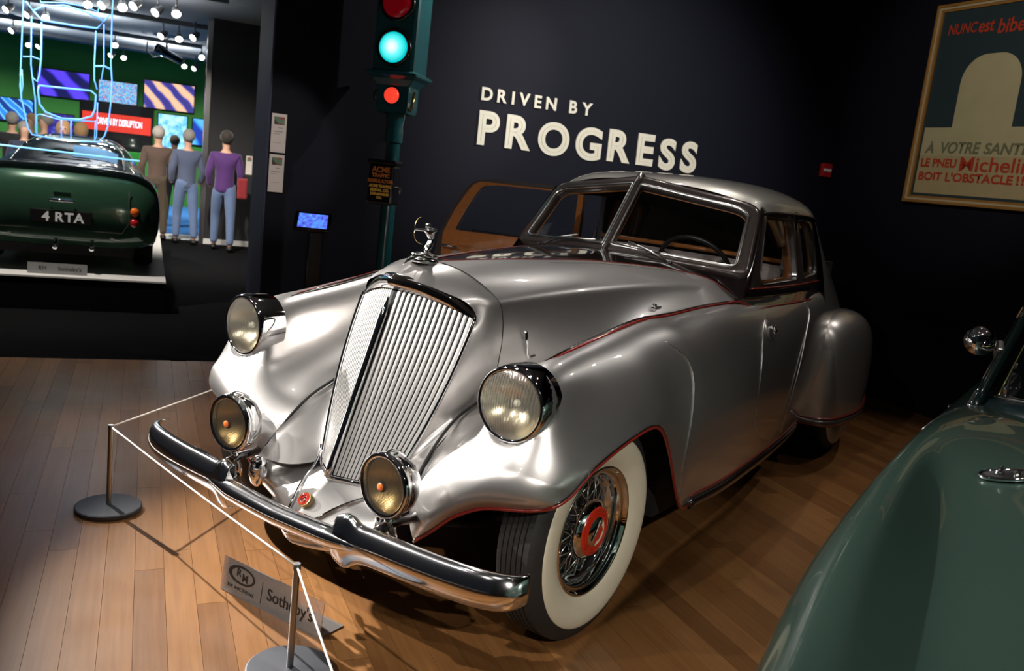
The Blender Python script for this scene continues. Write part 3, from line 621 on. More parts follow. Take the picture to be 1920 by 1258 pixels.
# underbody
MB().box((-.60, .45, .24), (.60, 4.6, .34)).build('chassis', DARK, CAR, smooth=False)
MB().box((-.24, -.05, .26), (.24, .45, .70)).build('engine_bay', DARK, CAR, smooth=False)
MB().box((-.78, .55, .30), (.78, 1.2, .95)).build('bulkhead', DARK, CAR, smooth=False)
MB().tube([(-.74, 0, .38), (-.3, 0, .32), (.3, 0, .32), (.74, 0, .38)], .03, seg=8).build('front_axle', DARK, CAR)
for sg in (1, -1): MB().tube([(.36 * sg, -.50, .44), (.40 * sg, -.2, .36), (.40 * sg, .4, .34)], .03, seg=8).build('frame_rail', DARK, CAR)

# ---- rear fenders
RF = []
for (y, w, zt) in ((2.735, .02, .60), (2.745, .10, .80), (2.765, .17, .90), (2.81, .215, .955), (2.90, .245, .99), (3.05, .262, 1.012), (3.25, .268, 1.012), (3.5, .262, .985), (3.8, .235, .91), (4.15, .18, .78), (4.5, .10, .60), (4.8, .02, .42)):
    b = .62 if y < 3.3 else .62 - .13 * (y - 3.3); h = zt - .345
    RF.append([(b - .05, y, zt - .005), (b + .30 * w, y, zt), (b + .62 * w, y, zt - .045 * h), (b + .86 * w, y, zt - .16 * h), (b + .97 * w, y, zt - .36 * h), (b + w, y, zt - .60 * h), (b + w, y, zt - .82 * h), (b + .97 * w, y, .345)])
GR = loft(RF, 60, 40); GR = np.swapaxes(GR, 0, 1)[::-1]
pair('rear_fender', GR, SILVER)
pairtube('rear_fender_trim', GR[0] + np.array([.004, -.002, -.004]), .016, UMBER, seg=8, flat=1.2)
pairtube('rear_fender_pinstripe', GR[1] + np.array([.006, -.004, .008]), .0045, REDP, seg=6)
pairtube('rear_fender_pinstripe', GR[0] + np.array([.010, -.006, -.022]), .004, REDP, seg=6)
pairtube('rear_fender_seam', GR[:34, 2] + np.array([-.012, -.010, 0]), .006, DARK, seg=6)
# ---- greenhouse
def sideX(y, z):
    xb = np.interp(y, [1.40, 1.6, 1.8, 2.2, 2.6, 3.1, 3.6], [.70, .712, .718, .705, .668, .59, .50]); t = (z - 1.155) / .45
    return xb - .045 * t - .07 * t * t
def side_fr(sg):
    return lambda y, z, h: (sg * (sideX(y, z) + h), y, z)
def rquad(C4, r, n=7):
    # rounded quad through corner list (2D), per-corner radius, n+1 points per corner
    out = []
    for i in range(4):
        p = np.array(C4[i], float); a = np.array(C4[i - 1], float) - p; b = np.array(C4[(i + 1) % 4], float) - p
        ra = r[i]; a = p + a / np.linalg.norm(a) * ra; b = p + b / np.linalg.norm(b) * ra
        for t in np.linspace(0, 1, n + 1): out.append(tuple((1 - t) ** 2 * a + 2 * t * (1 - t) * p + t * t * b))
    return out
OUT_F = [(1.40, 1.15), (2.235, 1.15), (2.235, 1.605), (1.70, 1.605)]; INN_F = [(1.565, 1.225), (2.165, 1.235), (2.165, 1.557), (1.735, 1.557)]
OUT_Q = [(2.235, 1.15), (2.76, 1.15), (2.70, 1.60), (2.235, 1.605)]; INN_Q = [(2.305, 1.235), (2.655, 1.25), (2.61, 1.548), (2.295, 1.555)]
def win_side(sg, OUT, INN, rad, frame_name, glass=True):
    o = rquad(OUT, (.012,) * 4); i = rquad(INN, rad)
    fr = side_fr(sg); G = []
    for t in np.linspace(0, 1, 5): G.append([fr(a[0] * (1 - t) + b[0] * t, a[1] * (1 - t) + b[1] * t, .006 * math.sin(PI * t)) for a, b in zip(o, i)])
    f = MB().grid(np.array(G), cv=True).build(frame_name, UMBER, CAR)
    MB().grid(np.array([[fr(a, b, h) for a, b in i] for h in (0, -.012, -.03)]), cv=True).build('window_reveal', CHROME2, f)
    cen = np.mean(np.array(i), axis=0); i2 = [(cen[0] + (a - cen[0]) * .93, cen[1] + (b - cen[1]) * .93) for a, b in i]
    MB().grid(np.array([[fr(a, b, -.03) for a, b in i2], [fr(a, b, -.03) for a, b in i], [fr(a, b, -.07) for a, b in i2], [fr(a, b, -.03) for a, b in i2]]), cv=True).build('window_garnish', WOODT, f)
    if glass: MB().poly([fr(a, b, -.02) for a, b in i]).build('window_pane', GLASS, f, smooth=False)
    MB().tube([fr(a, b, .001) for a, b in i], .004, seg=6, closed=True).build('window_bead', UMBER, f)
    return f
win_side(1, OUT_F, INN_F, (.09, .04, .05, .05), 'door_window_frame')
for sg in (1, -1): win_side(sg, OUT_Q, INN_Q, (.03, .06, .12, .03), 'quarter_window_frame')
for sg in (1, -1):
    MB().box((.60 * sg - .02, 2.19, .4), (.60 * sg + .02, 2.26, 1.6)).build('door_pillar', CHROME2, CAR, smooth=False, bevel=.006)
    # belt band and pinstripes
    y0 = 1.46
    for nm, m, za, zb, h in (('belt_band', BLACKP, 1.146, 1.212, .010),):
        ys = np.linspace(1.42 if sg > 0 else 2.22, 2.76, 24)
        G = np.array([[(sg * (sideX(max(y, 1.4), z) + h * k + (.0 if y > 1.4 else 0)), y, z) for z, k in ((za, 0), (za + .012, 1), (zb - .012, 1.), (zb, 0))] for y in ys])
        MB().grid(G).build(nm, m, CAR)
ysb = np.linspace(1.46, 2.75, 24)
pairtube('belt_pinstripe', [(sideX(y, 1.2) + .012, y, 1.212) for y in ysb], .004, REDP, seg=6)
bl = spl([(.712,1.20,1.157),(.735,1.30,1.152),(.772,1.36,1.128),(.782,1.50,1.128),(.778,1.80,1.130),(.755,2.20,1.128),(.70,2.6,1.115)], 40)
pairtube('belt_pinstripe', bl + np.array([.002, 0, .004]), .0045, REDP, seg=6)
G = np.array([[p + np.array([.0, 0, .004]), (p + np.array([sideX(max(p[1], 1.4), 1.16) + .008, p[1], 1.165])) / 2 + np.array([0.006, 0, .010]) if False else np.array([(p[0] + sideX(max(p[1], 1.4), 1.16)) / 2 + .006, p[1], 1.157]), np.array([sideX(max(p[1], 1.4), 1.16) + .004, p[1], 1.175])] for p in bl[3:]])
pair('belt_shoulder', G, BLACKP)

# ---- windshield : two flat panes meeting in a V
WC = [np.array(p) for p in ((0, 1.245, 1.312), (.652, 1.440, 1.280), (.600, 1.668, 1.588), (0, 1.512, 1.668))]
wn = np.cross(WC[1] - WC[0], WC[3] - WC[0]); wn /= np.linalg.norm(wn); wn = wn if wn[1] < 0 else -wn
def wfr(sg):
    def f(u, v, h):
        p = WC[0] * (1 - u) * (1 - v) + WC[1] * u * (1 - v) + WC[2] * u * v + WC[3] * (1 - u) * v + wn * h + np.array([0, -.012, .006]) * math.sin(PI * min(max(u, 0), 1))
        return (p[0] * sg, p[1], p[2])
    return f
WO = rquad([(-.0, -.05), (1.06, -.05), (1.03, 1.07), (-.0, 1.07)], (.01, .10, .16, .01)); WI = rquad([(.035, .055), (.945, .055), (.935, .915), (.035, .925)], (.03, .08, .13, .03))
ws = MB().tube([tuple((WC[0] * (1 - t) + WC[3] * t) + np.array([0, -.008, .004])) for t in np.linspace(-.06, 1.08, 12)], .021, seg=10, flat=1.0).build('windshield_post', UMBER, CAR)
MB().tube([tuple((WC[0] * (1 - t) + WC[3] * t) + np.array([0, -.027, .012])) for t in np.linspace(-.04, 1.05, 12)], .005, seg=8).build('windshield_bead', CHROME2, ws)
for sg in (1, -1):
    f = wfr(sg); G = []
    for t, h in ((0, -.035), (0, .006), (.25, .014), (.55, .014), (.85, .010), (1, .002), (1, -.03)):
        G.append([f(a[0] * (1 - t) + b[0] * t, a[1] * (1 - t) + b[1] * t, h) for a, b in zip(WO, WI)])
    MB().grid(np.array(G), cv=True).build('windshield_frame', UMBER, CAR)
    WM = [(a[0] * .10 + b[0] * .90, a[1] * .10 + b[1] * .90) for a, b in zip(WO, WI)]
    MB().tube([f(a, b, .012) for a, b in WM], .0095, seg=8, closed=True).build('windshield_chrome', CHROME2, CAR)
    MB().tube([f(a, b, -.035) for a, b in WI], .003, seg=8, closed=True).build('windshield_garnish', WOODT, CAR)
    MB().poly([f(a, b, -.004) for a, b in WI]).build('windshield_pane', GLASS, CAR, smooth=False)
    # A pillar skin closing the frame to the side window, its shade painted black
    out = [f(1.055, v, .004) for v in np.linspace(-.30, 1.0, 12)]
    inn = [(sg * sideX(1.40 + .30 * t, 1.15 + .455 * t), 1.40 + .30 * t + .012, 1.15 + .455 * t) for t in np.linspace(-.16, 1, 12)]
    G = [[a, tuple((np.array(a) + np.array(b)) / 2 + np.array([.012 * sg, -.008, 0])), b] for a, b in zip(out, inn)]
    MB().grid(loft(G, 20, 8)).build('windshield_pillar', BLACKP, CAR)
    # wipers
    hub = np.array(f(.52 if sg > 0 else .62, -.10, .03))
    wp = MB().lathe([(0, .014), (.010, .012), (.012, 0), (.010, -.02), (0, -.02)], 12, axis='z', org=tuple(hub)).build('wiper', CHROME, CAR)
    tip = np.array(f(.16 if sg > 0 else .30, .10, .03))
    MB().tube([tuple(hub), tuple((hub + tip) / 2 + np.array([0, -.012, .012])), tuple(tip)], .005, seg=6).build('wiper_arm', CHROME2, wp)
    b0 = np.array(f(.02 if sg > 0 else .10, .07, .022)); b1 = np.array(f(.42 if sg > 0 else .55, .03, .022))
    MB().tube([tuple(b0), tuple(b1)], .008, seg=6, flat=.6).build('wiper_blade', CHROME2, wp)
    bump_ = [f(.2 + .15 * i, -.075, .03) for i in range(4)]

cw = []
for x in np.linspace(-.70, .70, 40):
    y = 1.255 + .292 * abs(x); i = int(np.argmin(np.abs(GH[:, 20, 1] - y))); zb = float(np.interp(abs(x), GH[i, :, 0], GH[i, :, 2]))
    cw.append([(x, y - .012, zb - .01), (x, y, zb + .012), (x, y + .012, max(zb + .02, 1.318 - .05 * abs(x)))])
MB().grid(np.array(cw)).build('cowl_panel', BLACKP, CAR)
# ---- roof
RO = [
 [(0,1.53,1.674),(.15,1.565,1.674),(.32,1.61,1.661),(.47,1.655,1.634),(.565,1.69,1.604),(.612,1.715,1.577)],
 [(0,1.62,1.702),(.17,1.645,1.702),(.35,1.68,1.690),(.50,1.72,1.661),(.587,1.755,1.623),(.620,1.78,1.584)],
 [(0,1.9,1.732),(.18,1.9,1.729),(.36,1.91,1.715),(.51,1.92,1.682),(.597,1.93,1.638),(.627,1.94,1.588)],
 [(0,2.3,1.742),(.18,2.3,1.735),(.36,2.3,1.718),(.50,2.3,1.682),(.582,2.3,1.638),(.612,2.3,1.588)],
 [(0,2.7,1.737),(.17,2.7,1.729),(.33,2.7,1.705),(.465,2.7,1.660),(.54,2.7,1.612),(.570,2.7,1.565)],
 [(0,3.2,1.700),(.13,3.2,1.692),(.26,3.2,1.665),(.36,3.2,1.610),(.41,3.2,1.545),(.435,3.2,1.47)],
 [(0,3.8,1.60),(.10,3.8,1.592),(.19,3.8,1.56),(.25,3.8,1.50),(.28,3.8,1.43),(.295,3.8,1.34)],
 [(0,4.4,1.37),(.06,4.4,1.36),(.12,4.4,1.33),(.16,4.4,1.26),(.185,4.4,1.18),(.20,4.4,1.09)],
 [(0,4.85,1.03),(.05,4.85,1.02),(.09,4.85,.99),(.13,4.85,.93),(.15,4.85,.87),(.16,4.85,.80)],
 [(0,5.15,.60),(.03,5.15,.60),(.06,5.15,.59),(.09,5.15,.57),(.11,5.15,.55),(.12,5.15,.52)],
]
GO = loft(RO, 80, 30); GOf = np.concatenate([mirx(GO)[:, ::-1], GO[:, 1:]], axis=1)
MB().grid(GOf).build('roof', ROOFSIL, CAR)
MB().grid(GOf[:44] * np.array([.96, 1, 1]) + np.array([0, .02, -.03])).build('headliner', mat('brown_headliner', (.05, .035, .028), .9, nz=.1), CAR)
k2 = int(np.argmin(np.abs(GO[:, -1, 1] - 2.68)))
pairtube('drip_rail', GO[:k2 + 6, -1] + np.array([.006, 0, -.004]), .010, UMBER, seg=8, flat=.8)
rail = GO[k2:, -1]
QP = []
for p in rail[::3]:
    y = p[1]; i = int(np.argmin(np.abs(GF[:, 30, 1] - y))); b = GF[i, 30]
    QP.append([p, p * .5 + b * .5 + np.array([.012 if y < 4.6 else .005, 0, .01]), b + np.array([0, 0, -.002])])
pair('rear_quarter', loft(QP, 40, 14), SILVER)
for sg in (1, -1):
    MB().grid(np.array([[(sg * (sideX(y, z) - .002), y, z) for z in np.linspace(1.15, 1.575, 6)] for y in np.linspace(2.68, 2.76, 3)])).build('rear_pillar', UMBER, CAR)

# ---- side details
pts_f = [(.818,1.42,1.113),(.842,1.34,1.085),(.885,1.24,1.0),(.918,1.19,.876),(.922,1.19,.74),(.915,1.24,.62),(.89,1.38,.53),(.855,1.60,.46),(.832,1.75,.43)]
MB().tube(spl(pts_f, 50), .0022, seg=6).build('door_seam', CHROME2, CAR)
MB().tube(spl([(.766,2.134,1.126),(.790,2.16,1.087),(.831,2.049,.985),(.868,1.90,.781),(.860,1.86,.60),(.835,1.88,.45)], 40), .0035, seg=6).build('door_seam', SILVER, CAR)
MB().tube(spl([(.800,.40,1.062),(.835,.43,1.036),(.866,.465,1.007),(.897,.478,.948),(.925,.462,.83),(.936,.438,.643),(.931,.44,.533),(.920,.475,.44)], 50), .0022, seg=6).build('fender_panel_seam', CHROME2, CAR)
hd = MB().lathe([(0, .004), (.03, .005), (.045, .003), (.05, -.004)], 28, axis='x', sy=1.1).build('door_handle', SILVER, CAR); hd.location = (.862, 1.37, 1.045); hd.rotation_euler = (0, -.45, .1)
MB().tube([(.004, 0, .01), (.03, 0, .006), (.036, -.03, -.01), (.034, -.06, -.018)], [.010, .009, .008, .006], seg=8).build('handle_grip', CHROME, hd)
MB().ball((.02, 0, .004), .012, 8, 10).build('handle_boss', CHROME, hd)
for sg in (1, -1):
    lt = MB().tube([(.380 * sg, .060, 1.050), (.386 * sg, .058, 1.045), (.392 * sg, .060, 1.01), (.396 * sg, .066, .965), (.400 * sg, .075, .945), (.412 * sg, .10, .955)], [.004, .007, .0075, .0075, .007, .004], seg=8).build('hood_latch', CHROME, CAR)
    kn = MB().lathe([(.010, 0), (.012, .012), (.009, .02), (.014, .026), (.0, .032)], 14, axis='z', org=(.553 * sg, .762, 1.118)).build('hood_handle', CHROME, CAR)
    MB().tube([(.553 * sg, .74, 1.128), (.556 * sg, .77, 1.132), (.56 * sg, .81, 1.132)], .005, seg=8).build('handle_lever', CHROME, kn)

# ---- interior
def tufted(x0, x1, z0, z1, y, n, bulge=.035, tilt=.12):
    G = []
    for i, s in enumerate(np.linspace(0, 1, n * 8 + 1)):
        col = []
        for t in np.linspace(0, 1, 9):
            b = bulge * (abs(math.sin(PI * n * s)) ** .6) * (.4 + .6 * math.sin(PI * min(1, t * .9 + .1)))
            col.append((x0 + (x1 - x0) * s, y - b + tilt * t + (.06 * max(0, t - .8) / .2), z0 + (z1 - z0) * t - .02 * max(0, t - .85) / .15))
        G.append(col)
    return np.array(G)
seat = MB().grid(tufted(-.60, .60, .62, 1.315, 2.02, 11)).build('front_seat', TAUPE, CAR)
MB().box((-.60, 2.16, .6), (.60, 2.24, 1.29)).build('seat_back_shell', TAUPE, seat, smooth=False, bevel=.02)
MB().tube([(-.60, 2.21, 1.318), (0, 2.21, 1.325), (.60, 2.21, 1.318)], .014, seg=8).build('seat_rail', WOODT, seat)
MB().grid(tufted(-.52, .52, .65, 1.22, 3.05, 9)).build('rear_seat', TAUPE, CAR)
MB().box((-.55, 3.2, .5), (.55, 3.3, 1.3)).build('rear_bulkhead', DARK, CAR, smooth=False)
MB().box((-.58, 1.52, .95), (.58, 1.64, 1.225)).build('dashboard', WOODT, CAR, smooth=False, bevel=.02)
st = MB(); ring = []
cst = Vector((.29, 1.72, 1.225)); ax = Vector((0, .86, .5)).normalized(); u1 = Vector((1, 0, 0)); u2 = ax.cross(u1)
ring = [cst + u1 * (.215 * math.cos(t)) + u2 * (.215 * math.sin(t)) for t in np.linspace(0, 2 * PI, 49)[:-1]]
BKP = mat('black_bakelite', (.014, .013, .013), .3, nz=.1)
stw = MB().tube(ring, .0125, seg=8, closed=True).build('steering_wheel', BKP, CAR)
for t in (PI / 2, PI * 7 / 6, PI * 11 / 6): MB().tube([cst, cst + u1 * (.21 * math.cos(t)) + u2 * (.21 * math.sin(t))], .009, seg=6).build('wheel_spoke', BKP, stw)
MB().tube([cst, cst - ax * .5], .02, seg=8).build('steering_column', BKP, stw)
MB().ball(tuple(cst), .04, 8, 12).build('horn_button', BKP, stw)

# ---- open passenger door, hinged at its rear edge
hx, hy = -.735, 2.20; sv = Vector((-.86, -.43, 0)).normalized(); nv = Vector((sv.y, -sv.x, 0)); nv = nv if nv.y < 0 else -nv   # nv: inner face, towards the front
def dfr(s, z, h): p = Vector((hx, hy, 0)) + sv * s + nv * h; return (p.x, p.y, z)
DO = rquad([(0, .42), (.93, .42), (.93, 1.18), (.93, 1.18)], (.05, .10, .001, .001)) if False else None
do_ = [(0, .42), (.45, .42), (.86, .42), (.945, .50), (.955, .8), (.955, 1.06), (.935, 1.20), (.87, 1.36), (.80, 1.48), (.755, 1.545), (.70, 1.575), (.60, 1.588), (.3, 1.592), (0, 1.595), (0, 1.2), (0, .8)]
di_ = [(.05, 1.235), (.45, 1.235), (.70, 1.235), (.80, 1.235), (.815, 1.237), (.822, 1.245), (.815, 1.262), (.775, 1.36), (.715, 1.475), (.680, 1.525), (.65, 1.542), (.58, 1.552), (.3, 1.556), (.05, 1.558), (.05, 1.45), (.05, 1.33)]
def dense(P, n=64):
    # keep matched parameterisation: subdivide each segment equally
    out = []
    for i in range(len(P)):
        a, b = P[i], P[(i + 1) % len(P)]
        for t in np.linspace(0, 1, 4, endpoint=False): out.append((a[0] + (b[0] - a[0]) * t, a[1] + (b[1] - a[1]) * t))
    return out
DOd, DId = dense(do_), dense(di_)
mid = [(a[0] * .25 + b[0] * .75, a[1] * .25 + b[1] * .75) for a, b in zip(DOd, DId)]
door = MB().ring(DOd, DId, -.03, .022, dfr).build('open_door', UMBER, CAR, sharp=40)
wout = [(min(a, .905), max(min(b, 1.565), .48)) for a, b in [(a[0] * .72 + b[0] * .28, a[1] * .72 + b[1] * .28) for a, b in zip(DOd, DId)]]
MB().grid(np.array([[dfr(a, b, .023) for a, b in wout], [dfr(a, b, .036) for a, b in wout], [dfr(a, b, .036) for a, b in DId], [dfr(a, b, -.02) for a, b in DId]]), cv=True).build('door_garnish', WOODT, door, sharp=40)
MB().extr(rrect(.05, 1.14, .80, 1.225, .02), .036, .05, dfr).build('door_capping', WOODT, door, sharp=40)
MB().extr(rrect(.06, .50, .84, 1.10, .03), .036, .048, dfr).build('door_panel', TAUPE, door, sharp=40)
MB().poly([dfr(a, b, -.005) for a, b in DId]).build('door_pane', GLASS, door, smooth=False)
MB().tube([dfr(.89, 1.13, .03), dfr(.89, 1.13, .07), dfr(.85, 1.13, .075), dfr(.79, 1.125, .072)], [.012, .010, .009, .006], seg=8).build('door_handle', CHROME, door)
MB().tube([dfr(.10, 1.245, .0), dfr(.72, 1.245, .0)], .004, seg=6).build('window_felt', DARK, door)
# ================================================================== WALL LETTERING
CREAM = mat('cream_lettering', (.70, .66, .54), .5, nz=.03)
CREAMD = mat('cream_lettering_groove', (.42, .38, .29), .6, nz=.03)
def letters(root, word, e0, e1, z0, h, bold, d, groove=None, gap=.12):
    ms = []
    for ch in word:
        if ch == ' ': ms.append((ch, .35 * h, 0)); continue
        cu = bpy.data.curves.new('l', 'FONT'); cu.body = ch; cu.size = 1.0; cu.offset = bold; t = bpy.data.objects.new('l', cu); COL.objects.link(t)
        dg = bpy.context.evaluated_depsgraph_get(); me = t.evaluated_get(dg).to_mesh(); xs = [v.co.x for v in me.vertices]; ys = [v.co.y for v in me.vertices]
        a, b, lo, hi = min(xs), max(xs), min(ys), max(ys); bpy.data.objects.remove(t); ms.append((ch, b - a, a, lo, hi))
    caph = max(m[4] - m[3] for m in ms if m[0] in 'PRENBDIVYM'); s = h / caph
    tot = sum(m[1] * s if m[0] != ' ' else m[1] for m in ms); ng = len(ms) - 1; g = ((e1 - e0) - tot) / ng; x = e0
    for m in ms:
        if m[0] == ' ': x += m[1] + g; continue
        lo = m[3] if m[0] not in 'OGSC' else 0
        M = basis(W(d, x - m[2] * s, z0 - (0 if m[0] in 'OGSC' else m[3] * s) + (m[3] * s * 0)), (EX, EY, 0), (0, 0, 1))
        o = text_mesh(m[0], s, 'letter', CREAM, root, M, ext=.006, off=bold * s, align='LEFT')
        if groove is not None:
            o2 = text_mesh(m[0], s, 'letter_groove', CREAMD, o, Matrix.Translation((0, 0, .0068)), ext=.0004, off=groove * s, align='LEFT')
        x += m[1] * s + g
lt = thing('wall_lettering', 'small cream raised letters reading DRIVEN BY on the navy wall', 'lettering', (0, 0, 0)); letters(lt, 'DRIVEN BY', 1.385, 2.40, 2.20, .105, .030, 3.612)
lt = thing('wall_lettering', 'large cream inlined letters reading PROGRESS above the car roof', 'lettering', (0, 0, 0)); letters(lt, 'PROGRESS', 1.385, 3.52, 1.845, .275, .040, 3.612, groove=-.042)

# ================================================================== FRAMED POSTER ON THE RIGHT WALL
FRM = mat('gilt_frame', (.42, .21, .05), .42, .35, nz=.15, nscale=30); FRM2 = mat('pale_gilt_slip', (.55, .45, .28), .45, .2, nz=.1)
pz0, pz1, pd0, pw = 1.79, 3.447, 2.66, 1.27
po = thing('framed_poster', 'tall gilt-framed vintage poster with red lettering on the right wall', 'poster', W(pd0 - pw / 2, 5.118, pz0))
PM = basis((0, 0, 0), (-DX, -DY, 0), (0, 0, 1))
def pfr(u, v, h): q = PM @ Vector((u - pw / 2, v, h)); return tuple(q)
H_ = pz1 - pz0
def rect(a, b, c, d): return [(a, b), (c, b), (c, d), (a, d)]
MB().ring(rect(0, 0, pw, H_), rect(.026, .026, pw - .026, H_ - .026), .0, .045, pfr).build('poster_frame', FRM, po, smooth=False, bevel=.006)
MB().ring(rect(.026, .026, pw - .026, H_ - .026), rect(.042, .042, pw - .042, H_ - .042), .0, .036, pfr).build('frame_slip', FRM2, po, smooth=False)
MB().ring(rect(.042, .042, pw - .042, H_ - .042), rect(.062, .062, pw - .062, H_ - .062), .0, .028, pfr).build('frame_inner', FRM, po, smooth=False)
INK = mat('poster_dark_teal', (.022, .040, .046), .55, nz=.15, nscale=4); SAND = mat('poster_sand', (.44, .345, .18), .6, nz=.1, nscale=7); CRM = mat('poster_cream', (.48, .42, .24), .6, nz=.12, nscale=5)
REDI = mat('poster_red_ink', (.46, .045, .015), .6, nz=.1); OLIVE = mat('poster_olive_ink', (.17, .17, .09), .6, nz=.1)
def flat(name, P, h, m): return MB().extr(P, h, h + .0012, pfr).build(name, m, po, smooth=False)
flat('poster_sheet', rect(.06, .06, pw - .06, H_ - .06), .012, INK)
flat('poster_panel', rect(.085, .085, pw - .085, .64), .0135, SAND)
flat('poster_panel', rect(.085, .405, pw - .085, .64), .015, CRM)
flat('poster_panel', rrect(.36, .64, .92, 1.22, (.22, .22, .001, .001), 8), .0135, CRM)
def ptext(t_, u0, u1, v, cap, m, shear=0., off=.012):
    o = text_mesh(t_, 1.0, 'poster_lettering', m, po, Matrix.Identity(4), ext=.0, align='LEFT', shear=shear, off=off)
    xs = [q.co.x for q in o.data.vertices]; ys = [q.co.y for q in o.data.vertices]; a, b, lo = min(xs), max(xs), 0
    o.matrix_local = PM @ Matrix.Translation((u0 - pw / 2 - a * (u1 - u0) / (b - a), v, .0185)) @ Matrix.Diagonal(((u1 - u0) / (b - a), cap / .70, 1, 1))
ptext('NUNC', .140, .425, 1.405, .082, REDI, .1, .02); ptext('est', .440, .585, 1.398, .105, REDI, .1, .02); ptext('bibendum', .620, 1.19, 1.375, .110, REDI, .1, .02)
ptext('À', .130, .225, .428, .075, OLIVE, .15, .03); ptext('VOTRE', .290, .680, .428, .090, OLIVE, .15, .03); ptext('SANTÉ', .715, 1.13, .428, .085, OLIVE, .15, .03)
ptext('LE PNEU', .115, .480, .312, .068, REDI, 0, .03); ptext('Michelin', .515, 1.165, .288, .112, REDI, 0, .012)
ptext('BOIT', .115, .360, .200, .066, REDI, 0, .03); ptext("L'OBSTACLE", .395, 1.03, .198, .066, REDI, 0, .03); ptext('!', 1.06, 1.085, .198, .066, REDI, 0, .03); ptext('!', 1.105, 1.13, .198, .066, REDI, 0, .03)

# ================================================================== SMALL WALL THINGS
CARD = mat('white_card', (.78, .70, .64), .6, nz=.03)
PRINT = None
def print_mat():
    m = bpy.data.materials.new('card_photo_print'); m.use_nodes = True; nt = m.node_tree; b = nt.nodes['Principled BSDF']
    v = nt.nodes.new('ShaderNodeTexVoronoi'); v.inputs['Scale'].default_value = 30; tc = nt.nodes.new('ShaderNodeTexCoord'); nt.links.new(tc.outputs['Object'], v.inputs['Vector'])
    r = nt.nodes.new('ShaderNodeValToRGB'); e = r.color_ramp.elements; e[0].color = (.5, .03, .03, 1); e[1].color = (.5, .45, .42, 1); e.new(.3).color = (.05, .05, .05, 1); e.new(.6).color = (.45, .05, .04, 1); e.new(.8).color = (.05, .2, .08, 1)
    nt.links.new(v.outputs['Color'], r.inputs[0]); nt.links.new(r.outputs[0], b.inputs['Base Color']); return m
PRINT = print_mat(); GREYINK = mat('grey_print', (.35, .31, .29), .7, nz=.1)
def wall_card(d, e0, e1, z0, z1, label, tiny=False):
    t = thing('wall_card', label, 'notice', W(d, (e0 + e1) / 2, z0), E_ANGLE, None); w = e1 - e0; h = z1 - z0
    MB().box((-w / 2, -.006, 0), (w / 2, 0, h)).build('card_board', CARD, t, smooth=False)
    MB().box((-w * .33, -.0075, h * .72), (w * .36, -.006, h * .92)).build('card_picture', PRINT, t, smooth=False)
    if not tiny:
        for (a, b, zz, hh) in ((-.05, .25, .63, .018), (-.35, .28, .53, .022), (-.35, .10, .475, .012), (-.35, .2, .25, .008)):
            MB().box((w * a, -.0072, h * zz), (w * b, -.006, h * (zz + hh))).build('card_print', GREYINK, t, smooth=False)
    return t
wall_card(3.612, -.245, -.135, 1.60, 1.885, 'upper white notice card at the left end of the navy wall')
wall_card(3.612, -.245, -.135, 1.305, 1.585, 'lower white notice card at the left end of the navy wall')
wall_card(11.79, .40, .50, 1.18, 1.48, 'small white notice card on the charcoal wall by the purple sweater', True)
al = thing('fire_alarm', 'small red fire alarm box on the navy wall near the corner', 'alarm', W(3.62, 5.01, 1.955), E_ANGLE)
MB().box((-.06, -.045, 0), (.06, 0, .13)).build('alarm_box', mat('alarm_red', (.45, .015, .02), .4, nz=.05), al, smooth=False, bevel=.008)
MB().box((-.045, -.049, .055), (.05, -.044, .08)).build('alarm_bar', WHITEP, al, smooth=False, bevel=.002)

# ================================================================== TRAFFIC SIGNAL
TEAL = mat('teal_enamel', (.010, .080, .090), .25, 0, .8, nz=.08); BLK = mat('black_enamel', (.008, .008, .008), .22, 0, .7, nz=.1); BRASS = mat('brass', (.55, .36, .12), .25, 1., nz=.05)
sg_ = thing('traffic_signal', 'antique teal traffic signal with lit green lens standing by the navy wall', 'traffic light', W(3.25, .60, 0), E_ANGLE - .62)
MB().lathe([(.16, 0), (.16, .03), (.10, .06), (.065, .12), (.058, .4), (.055, 1.2), (.052, 1.76), (.066, 1.77), (.066, 1.86), (.060, 1.88), (.072, 1.95), (.072, 1.99)], 28, axis='z').build('signal_pole', TEAL, sg_, sharp=40)
hw, hdp = .165, .15
MB().box((-hw, -hdp, 2.245), (hw, hdp, 3.25)).build('signal_housing', TEAL, sg_, smooth=False, bevel=.03)
MB().grid(np.array([[(x * k, y * k2_, z) for x, y in ((-1, -1), (1, -1), (1, 1), (-1, 1))] for k, k2_, z in ((.115, .10, 1.98), (.125, .11, 2.02), (.125, .11, 2.17), (.16, .14, 2.215), (.195, .18, 2.24), (.195, .18, 2.262), (.165, .15, 2.275))]), cv=True).build('signal_neck', TEAL, sg_, smooth=False, bevel=.006)
def lens_mat(name, c, e, s):
    m = mat(name, c, .12, 0, .6, emit=e, estr=s, nz=.08, nscale=60, bump=.25, bscale=180); return m
GL = bpy.data.materials.new('lit_green_lens'); GL.use_nodes = True
nt = GL.node_tree; b = nt.nodes['Principled BSDF']; b.inputs['Base Color'].default_value = (.02, .4, .4, 1); b.inputs['Roughness'].default_value = .15
tc = nt.nodes.new('ShaderNodeTexCoord'); gr = nt.nodes.new('ShaderNodeTexGradient'); gr.gradient_type = 'SPHERICAL'; mp = nt.nodes.new('ShaderNodeMapping'); mp.inputs['Scale'].default_value = (8.5, 8.5, 8.5)
